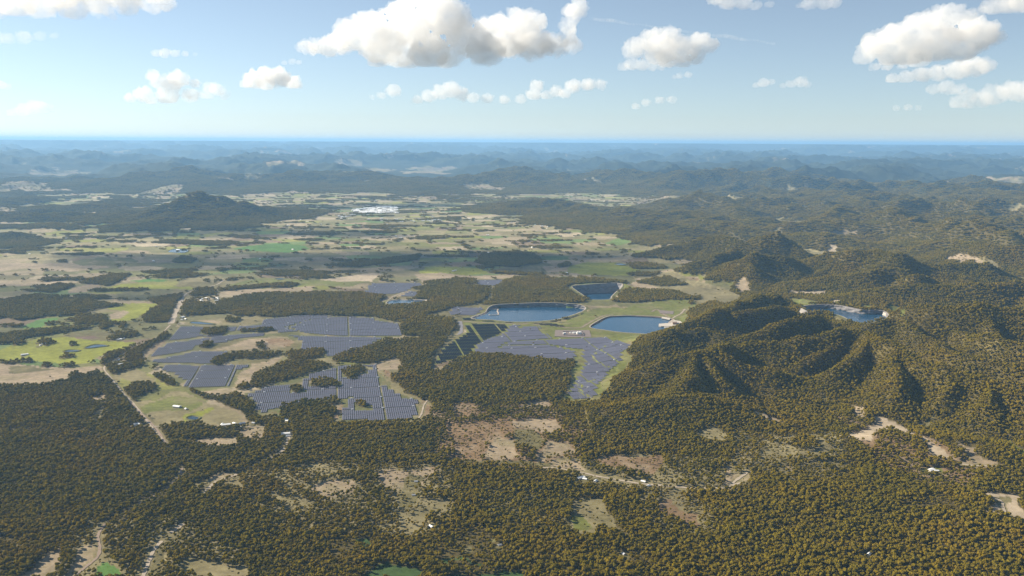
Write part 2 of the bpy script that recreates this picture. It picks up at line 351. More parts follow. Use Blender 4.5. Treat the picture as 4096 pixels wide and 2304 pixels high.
la = np.log(rad)
def sample(A, x, y):
    """bilinear look-up of a grid array at ground points inside the fine fan"""
    x = np.asarray(x, float); y = np.asarray(y, float)
    d = np.log(np.maximum(np.hypot(x, y), rad[0])); a = np.degrees(np.arctan2(x, y))
    i = np.clip(np.searchsorted(la, d)-1, 0, NR-2); ti = np.clip((d-la[i])/(la[i+1]-la[i]), 0, 1)
    f = (a+AZ_F)/(2*AZ_F)*899; j = np.clip(np.floor(f).astype(int), 0, 898); tj = np.clip(f-j, 0, 1)
    return (A[i, j]*(1-ti)+A[i+1, j]*ti)*(1-tj)+(A[i, j+1]*(1-ti)+A[i+1, j+1]*ti)*tj
def hit(fr, pts):
    """where the sight line through a photograph point meets the ground"""
    d = rays(fr, pts); d /= np.linalg.norm(d, axis=1)[:, None]
    t = np.geomspace(1400, 120000, 900); P = d[:, None, :]*t[None, :, None]
    below = P[..., 2]+CAM_H < sample(Z, P[..., 0].ravel(), P[..., 1].ravel()).reshape(P.shape[:2])
    k = np.where(below.any(1), below.argmax(1), 899); hi = t[k]; lo = t[np.maximum(k-1, 0)]
    for _ in range(18):
        mid = (lo+hi)/2; p = d*mid[:, None]; b = p[:, 2]+CAM_H < sample(Z, p[:, 0], p[:, 1])
        hi = np.where(b, mid, hi); lo = np.where(b, lo, mid)
    return (d*hi[:, None])[:, :2]

# ------------------------------------------------------------------ land cover
C = {'forest': (.095, .076, .028), 'green': (.132, .142, .036), 'lime': (.205, .215, .030), 'vivid': (.085, .165, .036), 'tan': (.285, .225, .150), 'pale': (.36, .295, .21),
     'rust': (.20, .135, .075), 'olive': (.135, .118, .052), 'farm': (.118, .118, .045), 'dry': (.205, .176, .092), 'brown': (.155, .105, .078), 'deep': (.05, .085, .026)}
wx = X+fbm(X, Y, 60, 2, 91)*9+fbm(X, Y, 240, 2, 92)*14; wy = Y+fbm(X, Y, 60, 2, 93)*16+fbm(X, Y, 240, 2, 94)*24
col = np.zeros((NR, NA, 3)); dens = np.ones((NR, NA))
col[:] = C['forest']
FIELD_OPEN = hit('F', [(-260, 962), (0, 966), (100, 972), (170, 958), (240, 935), (275, 955), (300, 985), (335, 1010), (400, 1085), (470, 1072), (620, 1068), (720, 1050), (850, 1062), (1060, 1062), (1085, 1020), (1110, 1005), (1430, 1010), (1500, 1008), (1545, 960), (1590, 905), (1600, 860), (1700, 832), (1735, 780), (1830, 742), (1850, 705), (1740, 665), (1660, 640)])
far_open = (D > 7300) & (HH < 22+fbm(X, Y, 900, 3, 95)*16) & (D < 24000)
near_open = inpoly(wx, wy, np.vstack([FIELD_OPEN, [[2600, 9000], [-9500, 9000], [-9500, FIELD_OPEN[0][1]]]])) & (HH < 40)
open_ = (near_open & (D <= 9200)) | far_open
# paddocks: jittered cells, each with its own grass, soil or crop
def cells(x, y, sx, sy, seed):
    gx, gy = x/sx, y/sy; ix, iy = np.floor(gx), np.floor(gy)
    b1 = np.full(x.shape, 1e9); b2 = np.full(x.shape, 1e9); idv = np.zeros(x.shape, np.int64)
    for dx in (-1, 0, 1):
        for dy in (-1, 0, 1):
            cx, cy_ = ix+dx, iy+dy; h1 = _h(cx, cy_, seed).astype(np.int64); px = cx+.15+.7*(h1/4294967296.); py = cy_+.15+.7*(_h(cx, cy_, seed+9)/4294967296.)
            dd = np.maximum(np.abs(gx-px), np.abs(gy-py)); k = dd < b1
            b2 = np.where(k, b1, np.minimum(b2, dd)); idv = np.where(k, h1, idv); b1 = np.where(k, dd, b1)
    return idv, b2-b1
ra = R(11); U = X*math.cos(ra)+Y*math.sin(ra); V_ = -X*math.sin(ra)+Y*math.cos(ra)
U += fbm(X, Y, 700, 2, 101)*60; V_ += fbm(X, Y, 700, 2, 102)*60
cid, cedge = cells(U, V_, 310, 270, 3)
h = (cid % 1000)/1000.0
pal = np.array([C['farm'], C['green'], C['dry'], C['dry'], C['tan'], C['farm'], C['olive'], C['dry'], C['brown'], C['green'], C['tan'], C['vivid'], C['farm'], C['dry'], C['pale'], C['lime']])
pc = pal[(h*16).astype(int)]
soft = fbm(X, Y, 1100, 3, 103)
tint = np.where((soft > .0)[..., None], np.array(C['dry']), np.array(C['olive']))
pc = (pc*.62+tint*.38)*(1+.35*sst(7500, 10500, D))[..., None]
pc = pc*(1+.16*fbm(X, Y, 130, 3, 104))[..., None]
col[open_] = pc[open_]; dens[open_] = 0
# copses, shelter belts and scattered trees on the plain
cop = fbm(X*.5, Y*1.3, 330, 4, 111)+.35*fbm(X, Y, 2600, 2, 112)
dens = np.where(open_ & (cop > np.where(D < 9200, .50, .33)), .95, dens)
belt = (cedge < .06) & ((cid//7) % 5 < 2) & (fbm(X, Y, 160, 2, 113) > -.15)
dens = np.where(open_ & belt, .9, dens)
dens = np.where(open_ & (dens < .1), .004, dens)
# clearings in the far ranges lie in the valleys and on some spurs
clr = (D > 15000) & (~open_) & (fbm(X, Y*.55, 1900, 5, 121, .6)+.0014*(110-np.minimum(HH, 260))+.22*fbm(X, Y, 9000, 2, 124) > .29)
clr |= (D > 8500) & (D <= 15000) & (AZ > 6) & (~open_) & (fbm(X, Y*.6, 1300, 5, 122, .6) > .42) & (HH < 110)
hillcol = np.where((fbm(X, Y, 600, 3, 123) > 0)[..., None], np.array(C['dry']), np.array(C['tan']))
col[clr] = hillcol[clr]; dens[clr] = .12
farf = (D > 15000) & (~open_) & (~clr); col[farf] = np.array((.030, .036, .020))  # far canopy tone with the shade between crowns put into the colour

COVER = [  # frame, outline, colour, tree density
 ('Z4', [(0, 1090), (300, 1000), (560, 990), (860, 1020), (1080, 1030), (1000, 1080), (760, 1150), (700, 1200), (300, 1180), (0, 1175), (-200, 1170), (-200, 1100)], 'lime', .0),
 ('Z4', [(40, 1030), (350, 960), (700, 910), (830, 870), (1000, 870), (1180, 790), (1250, 720), (860, 720), (870, 770), (980, 790), (840, 870), (500, 900), (240, 980), (-200, 1060), (-200, 1100)], 'lime', .0),
 ('Z4', [(140, 915), (300, 850), (470, 828), (420, 870), (300, 920)], 'vivid', 0),
 ('Z4', [(180, 730), (400, 720), (640, 745), (500, 790), (300, 790), (190, 770)], 'deep', 0), ('Z4', [(860, 590), (1000, 560), (1500, 590), (1560, 610), (1300, 605), (1000, 610)], 'lime', 0),
 ('Z4', [(1040, 540), (1200, 525), (1350, 535), (1300, 550), (1100, 552)], 'vivid', 0), ('Z4', [(1840, 290), (2000, 260), (2200, 245), (2420, 265), (2450, 290), (2280, 320), (2000, 305)], 'vivid', 0),
 ('Z4', [(2350, 310), (2576, 295), (2640, 325), (2400, 328)], 'dry', 0), ('Z4', [(-200, 400), (560, 400), (900, 430), (560, 470), (200, 440), (0, 470), (-200, 480)], 'tan', 0), ('Z4', [(560, 390), (760, 350), (1050, 360), (1100, 400), (900, 420), (620, 420)], 'farm', 0),
 ('Z4', [(-200, 550), (0, 545), (300, 550), (600, 540), (640, 560), (300, 580), (-200, 590)], 'tan', 0), ('Z4', [(560, 600), (760, 560), (820, 600), (640, 640), (520, 640)], 'tan', .01),
 ('Z4', [(860, 815), (960, 780), (1030, 790), (960, 835), (880, 840)], 'tan', 0), ('Z4', [(580, 990), (760, 980), (800, 995), (700, 1005), (600, 1000)], 'brown', 0),
 ('Z4', [(-200, 1200), (300, 1215), (560, 1230), (780, 1215), (820, 1255), (620, 1280), (500, 1340), (300, 1370), (100, 1365), (-200, 1370)], 'tan', .004), ('Z4', [(60, 1225), (300, 1220), (450, 1235), (300, 1260), (80, 1275)], 'olive', 0),
 ('Z4', [(900, 1290), (1060, 1230), (1180, 1290), (1280, 1370), (1050, 1360), (980, 1330)], 'dry', .004),
 ('Z1', [(740, 240), (900, 200), (1100, 210), (1300, 200), (1500, 190), (1480, 230), (1100, 240), (800, 255)], 'tan', .006), ('Z1', [(830, 180), (1000, 130), (1500, 140), (1900, 150), (1800, 190), (1400, 185), (1000, 180)], 'green', .01),
 ('Z1', [(1540, 140), (1960, 80), (2030, 90), (1960, 150), (1700, 150)], 'pale', 0), ('Z1', [(2300, 90), (2500, 80), (2576, 110), (2560, 150), (2350, 155)], 'tan', 0), ('Z1', [(2330, 60), (2576, 40), (2576, 90), (2340, 85)], 'lime', 0),
 ('Z1', [(480, 470), (700, 440), (1060, 425), (1100, 460), (1080, 490), (800, 500), (640, 500), (450, 500)], 'dry', .004), ('Z1', [(560, 470), (680, 455), (760, 470), (700, 495), (540, 490)], 'tan', 0),
 ('Z1', [(560, 690), (900, 610), (1080, 590), (1300, 600), (1390, 640), (1380, 680), (1250, 700), (1000, 705), (800, 700)], 'olive', .006), ('Z1', [(700, 690), (850, 650), (1000, 605), (1150, 598), (1320, 615), (1330, 660), (1200, 685), (1000, 692)], 'tan', .002), ('Z1', [(1110, 605), (1250, 600), (1335, 625), (1325, 665), (1200, 650), (1120, 640)], 'rust', .003),
 ('Z1', [(870, 950), (900, 850), (1010, 800), (1170, 760), (1230, 740), (1270, 745), (1180, 800), (1090, 850), (1010, 910), (970, 1010), (880, 1000)], 'tan', .003), ('Z1', [(800, 795), (950, 775), (1200, 745), (1220, 735), (1130, 790), (1000, 800), (850, 815)], 'olive', .0),
 ('Z1', [(1950, 800), (2090, 750), (2180, 745), (2190, 850), (2060, 850), (2000, 870), (2000, 830)], 'tan', .01), ('Z1', [(2000, 870), (2090, 850), (2120, 880), (2080, 960), (2110, 1000), (2200, 1035), (2360, 1080), (2370, 1130), (2330, 1240), (2290, 1250), (2320, 1090), (2200, 1050), (2060, 960)], 'dry', .008),
 ('Z1', [(2060, 850), (2100, 860), (2090, 920), (2050, 900)], 'rust', .003), ('Z1', [(2370, 1090), (2420, 1100), (2400, 1180), (2340, 1240), (2330, 1200)], 'rust', .01), ('Z1', [(1640, 1240), (1650, 1190), (1740, 1120), (1750, 1160), (1700, 1240)], 'rust', .004),
 ('Z1', [(580, 1020), (760, 1000), (860, 1010), (900, 1050), (760, 1050), (640, 1040)], 'tan', .004), ('Z1', [(960, 1060), (1030, 1110), (1060, 1195), (1220, 1165), (1220, 1210), (1110, 1225), (1020, 1190), (1000, 1100)], 'olive', .0),
 ('Z5', [(900, 190), (1080, 170), (1180, 110), (1260, 115), (1360, 160), (1500, 210), (1600, 260), (1720, 335), (1500, 335), (1300, 340), (1080, 350), (1000, 280)], 'dry', .002), ('Z5', [(950, 230), (1180, 140), (1330, 150), (1420, 200), (1300, 250), (1100, 250), (980, 270)], 'green', 0), ('Z5', [(1230, 280), (1390, 240), (1480, 215), (1450, 240), (1360, 290), (1340, 310), (1250, 325)], 'lime', 0),
 # solar farm ground
 ('Z1', [(330, 620), (440, 490), (800, 500), (1090, 480), (1110, 440), (1500, 405), (1960, 430), (2170, 475), (2200, 585), (2050, 605), (1950, 650), (1620, 760), (1380, 700), (1390, 640), (1280, 590), (1080, 590), (900, 610), (560, 700), (420, 725), (160, 770)], 'farm', 0),
 ('Z1', [(190, 765), (500, 695), (830, 700), (840, 725), (700, 810), (1010, 805), (1000, 830), (900, 870), (840, 1000), (470, 1000), (280, 830), (200, 800)], 'farm', 0),
 ('Z1', [(950, 1040), (1200, 965), (1280, 935), (1420, 890), (1560, 850), (1700, 810), (1990, 805), (2030, 900), (2110, 1000), (2230, 1060), (2330, 1085), (2290, 1255), (1690, 1262), (1730, 1110), (1600, 1090), (1060, 1205)], 'farm', 0),
 ('Z1', [(1880, 250), (1940, 155), (2350, 155), (2360, 200), (2440, 225), (2480, 265), (2380, 285), (2060, 285), (2050, 255)], 'olive', 0), ('Z1', [(2030, 330), (2010, 300), (2110, 265), (2250, 225), (2260, 235), (2140, 290), (2100, 300), (2080, 330)], 'tan', 0),
 ('Z1', [(2360, 420), (2480, 380), (2576, 350), (2700, 420), (2576, 430), (2440, 440)], 'tan', .003),
 ('Z2', [(480, 160), (740, 150), (720, 200), (640, 225), (600, 300), (480, 390), (520, 400), (640, 330), (660, 230), (500, 215)], 'olive', 0),
 ('Z2', [(0, 500), (230, 425), (560, 415), (640, 400), (560, 500), (380, 520), (350, 560), (400, 590), (330, 690), (200, 780), (140, 850), (80, 960), (100, 1000), (40, 990), (60, 900), (120, 800), (190, 740), (200, 690), (330, 660), (300, 560), (270, 530), (100, 500), (20, 520)], 'olive', .003),
 ('Z2', [(340, 510), (560, 505), (800, 560), (1250, 560), (1500, 470), (1640, 420), (1860, 425), (2200, 345), (2500, 345), (2560, 400), (2440, 430), (2430, 520), (2330, 660), (2060, 720), (1950, 800), (1930, 900), (1760, 1080), (1640, 1260), (1620, 1300), (1300, 1300), (1320, 1250), (1390, 1060), (1390, 950), (1500, 930), (1420, 915), (1000, 890), (700, 860), (460, 850), (300, 890), (110, 960), (150, 820), (390, 640), (360, 560)], 'green', .002),
 ('Z2', [(0, 120), (140, 95), (480, 125), (900, 110), (880, 140), (480, 160), (300, 145), (0, 175)], 'tan', .004), ('Z2', [(0, 40), (300, 40), (520, 60), (600, 100), (400, 120), (140, 95), (0, 90)], 'lime', .003), ('Z2', [(1340, 30), (1480, 0), (1760, 0), (1950, 50), (2060, 100), (1880, 125), (1500, 115), (1370, 95)], 'lime', .003), ('Z2', [(1090, 40), (1330, 25), (1330, 85), (1150, 95)], 'tan', .01), ('Z2', [(600, 90), (700, 50), (1080, 30), (1090, 90), (900, 100)], 'dry', .02),
 ('Z2', [(1900, 210), (1980, 150), (2200, 90), (2300, 60), (2571, 100), (2640, 230), (2571, 300), (2400, 290), (2330, 260), (2200, 250), (1960, 235)], 'tan', .01), ('Z2', [(2100, 150), (2330, 80), (2440, 130), (2571, 150), (2571, 180), (2300, 160)], 'rust', .02),
 ('Z3', [(80, 390), (220, 420), (380, 470), (520, 500), (640, 540), (560, 590), (300, 570), (120, 500), (-60, 450), (-60, 400)], 'dry', .01), ('Z3', [(580, 480), (660, 470), (700, 510), (620, 525)], 'tan', .01),
 ('Z3', [(960, 535), (1200, 540), (1350, 545), (1250, 555), (1030, 570), (960, 560)], 'pale', .004),
 ('Z3', [(1060, 210), (1130, 170), (1200, 150), (1250, 110), (1360, 85), (1600, 120), (1700, 115), (2030, 95), (1970, 160), (1650, 150), (1560, 150), (1340, 150), (1230, 165), (1140, 200)], 'tan', .004), ('Z3', [(1650, 125), (1850, 120), (1900, 140), (1680, 150)], 'dry', 0), ('Z3', [(200, 35), (360, 25), (460, 5), (640, 30), (700, 40), (520, 45), (300, 40)], 'dry', .004), ('Z3', [(1860, 70), (1920, 50), (1990, 90), (1900, 105)], 'green', 0), ('Z3', [(1140, 270), (1240, 235), (1300, 240), (1210, 265)], 'pale', .003), ('Z3', [(2380, 190), (2440, 150), (2600, 200), (2600, 215)], 'dry', .03),
 # upper reservoir surrounds
 ('Z9', [(0, 90), (200, 55), (420, 90), (700, 150), (860, 180), (600, 215), (330, 240), (220, 240), (150, 170)], 'green', 0), ('Z9', [(880, 210), (1060, 160), (1260, 180), (1350, 250), (1480, 270), (1720, 215), (1820, 265), (1800, 285), (1540, 285)], 'green', .0), ('Z9', [(2050, 300), (2080, 230), (2250, 200), (2430, 280), (2480, 370), (2380, 410)], 'green', 0),
 ('Z9', [(900, 375), (1160, 420), (1580, 600), (1500, 610), (1200, 540), (1000, 520), (960, 450)], 'olive', 0), ('Z9', [(280, 250), (860, 190), (2340, 420), (2050, 500), (1700, 640), (1560, 610), (900, 380), (480, 340)], 'olive', 0),
 # clearings and thin woodland in the foreground forest
 ('F', [(1075, 1025), (1240, 1018), (1420, 1015), (1470, 1080), (1450, 1180), (1300, 1185), (1120, 1165), (1080, 1090)], 'rust', .75), ('F', [(560, 1190), (760, 1165), (1130, 1165), (1160, 1230), (1120, 1340), (900, 1350), (690, 1320), (600, 1250)], 'dry', .8), ('F', [(1390, 1150), (1600, 1140), (1880, 1150), (1890, 1215), (1700, 1240), (1430, 1220)], 'dry', .7),
 ('F', [(1600, 1240), (1720, 1225), (1810, 1270), (1800, 1350), (1640, 1340)], 'dry', .7), ('F', [(1840, 1085), (2100, 1085), (2160, 1190), (1960, 1225), (1850, 1180)], 'dry', .75), ('F', [(2100, 1050), (2300, 1090), (2500, 1190), (2380, 1230), (2200, 1160)], 'rust', .8), ('F', [(210, 1310), (420, 1300), (600, 1360), (640, 1470), (130, 1470)], 'dry', .85), ('F', [(1180, 1230), (1420, 1240), (1440, 1320), (1250, 1340)], 'olive', .9),
 ('Z6', [(700, 350), (900, 330), (1160, 330), (1200, 420), (1100, 470), (980, 520), (960, 600), (800, 590), (720, 480)], 'rust', .32), ('Z6', [(660, 180), (900, 170), (940, 220), (840, 300), (720, 330), (660, 260)], 'rust', .5), ('Z6', [(1160, 340), (1300, 320), (1490, 325), (1520, 400), (1440, 430), (1330, 400), (1180, 380)], 'tan', .08), ('Z6', [(1200, 230), (1300, 195), (1440, 180), (1445, 235), (1300, 240)], 'tan', .05),
 ('Z6', [(970, 560), (1060, 455), (1190, 470), (1200, 580), (1060, 615), (980, 590)], 'tan', .12), ('Z6', [(1295, 645), (1340, 560), (1430, 480), (1590, 500), (1625, 560), (1490, 570), (1400, 580), (1350, 645)], 'tan', .01), ('Z6', [(1180, 400), (1330, 400), (1400, 470), (1330, 540), (1220, 500)], 'olive', .35),
 ('Z6', [(1370, 665), (1450, 600), (1640, 610), (1700, 690), (1560, 690)], 'tan', .25), ('Z6', [(1760, 600), (1900, 560), (2100, 590), (2230, 560), (2240, 660), (2190, 720), (2000, 690), (1850, 640)], 'rust', .22), ('Z6', [(1640, 690), (1800, 700), (2100, 770), (2260, 790), (2240, 810), (1900, 770), (1660, 760)], 'dry', .22),
 ('Z6', [(180, 700), (300, 675), (420, 690), (560, 670), (700, 660), (640, 700), (540, 760), (540, 800), (320, 850), (230, 800)], 'tan', .28), ('Z6', [(330, 930), (480, 890), (700, 895), (700, 960), (560, 1020), (500, 1160), (360, 1160), (340, 1000)], 'dry', .32), ('Z6', [(400, 720), (520, 740), (500, 900), (400, 960), (340, 960), (380, 860)], 'olive', .35),
 ('Z6', [(1600, 905), (1720, 885), (1850, 885), (1860, 980), (1990, 1170), (1850, 1110), (1790, 1090), (1760, 1170), (1640, 1140), (1600, 1080)], 'dry', .12), ('Z6', [(1600, 1000), (1680, 1000), (1760, 1100), (1640, 1130)], 'green', .06), ('Z6', [(2230, 930), (2320, 920), (2420, 1000), (2523, 1000), (2523, 1090), (2440, 1080), (2360, 1020)], 'rust', .14), ('Z6', [(590, 670), (780, 640), (720, 660), (620, 690)], 'rust', .1),
 ('Z6', [(90, 1452), (250, 1375), (420, 1395), (520, 1405), (500, 1500), (60, 1500)], 'deep', .0), ('Z6', [(590, 1365), (680, 1325), (790, 1305), (980, 1345), (960, 1360), (840, 1325), (680, 1370)], 'deep', .0), ('Z6', [(720, 1430), (860, 1415), (1040, 1430), (1100, 1400), (1270, 1430), (1260, 1500), (720, 1500)], 'deep', .0), ('Z6', [(960, 1210), (1080, 1170), (1110, 1180), (1010, 1215)], 'green', 0), ('Z6', [(40, 1210), (120, 1180), (150, 1260), (60, 1270)], 'deep', .1), ('Z6', [(800, 1300), (830, 1240), (860, 1240), (850, 1310)], 'olive', .02),
 ('Z7', [(1310, 420), (1430, 385), (1555, 335), (1530, 285), (1620, 305), (1750, 355), (1850, 420), (1990, 510), (2110, 590), (2050, 605), (1930, 575), (1880, 470), (1760, 410), (1690, 372), (1570, 385), (1540, 435), (1440, 445)], 'pale', .01), ('Z7', [(1390, 205), (1470, 228), (1462, 310), (1385, 290)], 'tan', .05), ('Z7', [(1160, 140), (1200, 140), (1225, 195), (1190, 195)], 'olive', 0), ('Z7', [(2080, 470), (2230, 490), (2235, 560), (2330, 590), (2430, 625), (2400, 645), (2140, 625), (2215, 600), (2150, 535)], 'tan', .03), ('Z7', [(1470, 440), (1560, 470), (1550, 490), (1440, 460)], 'rust', .1),
 ('Z7', [(2110, 755), (2240, 788), (2400, 800), (2550, 810), (2545, 900), (2600, 1010), (2450, 965), (2310, 930), (2360, 880), (2340, 850), (2240, 815)], 'pale', .006), ('Z7', [(2360, 850), (2480, 830), (2500, 880), (2380, 900)], 'olive', 0), ('Z7', [(480, 610), (560, 620), (540, 690), (690, 660), (695, 715), (540, 805), (420, 800), (500, 760), (540, 710)], 'tan', .10), ('Z7', [(690, 250), (770, 258), (880, 305), (900, 335), (800, 310), (700, 270)], 'tan', .03), ('Z7', [(300, 420), (430, 360), (540, 410), (510, 470), (360, 450)], 'dry', .3), ('Z7', [(1060, 395), (1110, 420), (1250, 510), (1340, 510), (1180, 540), (980, 590), (860, 600), (960, 560), (1170, 510)], 'dry', .18), ('Z7', [(1980, 240), (1860, 350), (1990, 420), (2010, 440), (1900, 380)], 'olive', .2),
 ('Z7', [(2430, 425), (2480, 470), (2620, 570), (2600, 590), (2460, 500)], 'lime', .0), ('Z7', [(60, 880), (130, 870), (200, 940), (330, 990), (390, 1070), (300, 1040), (190, 980), (90, 950)], 'rust', .15), ('Z7', [(640, 560), (700, 590), (680, 600), (630, 570)], 'tan', .05), ('Z7', [(890, 630), (1010, 640), (990, 660), (910, 650)], 'tan', .1), ('Z7', [(1850, 640), (1960, 635), (2030, 665), (1880, 672)], 'green', .0), ('Z7', [(720, 530), (900, 470), (1060, 520), (960, 580), (780, 600)], 'dry', .45),
 ('Z5', [(130, 1400), (290, 1265), (420, 1195), (415, 1280), (320, 1400)], 'tan', .004), ('Z5', [(480, 1370), (520, 1225), (640, 1160), (665, 1235), (600, 1320), (500, 1400)], 'tan', .01), ('Z5', [(680, 1305), (760, 1275), (815, 1330), (800, 1400), (660, 1400)], 'vivid', .0), ('Z5', [(1200, 1400), (1225, 1290), (1390, 1295), (1600, 1325), (1710, 1300), (1720, 1350), (1690, 1400)], 'dry', .02), ('Z5', [(1000, 1200), (1090, 1140), (1150, 1190), (1110, 1330), (1020, 1400), (980, 1400), (1030, 1280)], 'olive', .1),
 ('Z5', [(1250, 445), (1450, 440), (1640, 435), (1620, 490), (1560, 510), (1480, 500), (1300, 470)], 'tan', .03), ('Z5', [(1610, 380), (1840, 358), (1810, 440), (1650, 445)], 'tan', .02), ('Z5', [(1450, 705), (1530, 670), (1640, 680), (1500, 745), (1440, 745)], 'tan', .03), ('Z5', [(1310, 760), (1440, 710), (1460, 730), (1360, 770)], 'dry', .15), ('Z5', [(1500, 760), (1640, 720), (1660, 790), (1560, 800)], 'dry', .2), ('Z5', [(2140, 760), (2300, 700), (2450, 720), (2440, 800), (2300, 840), (2180, 860)], 'tan', .28), ('Z5', [(590, 320), (720, 220), (760, 240), (700, 290)], 'dry', .25), ('Z5', [(600, 160), (720, 130), (730, 180), (620, 180)], 'tan', .25), ('Z5', [(1180, 720), (1250, 660), (1240, 700), (1130, 790)], 'dry', .05), ('Z5', [(2000, 640), (2300, 600), (2400, 660), (2200, 700)], 'dry', .5), ('Z5', [(1800, 800), (2160, 880), (2100, 920), (1850, 860)], 'dry', .5),
 ('F', [(1120, 1150), (1400, 1165), (1380, 1175), (1130, 1160)], 'olive', .3),
]
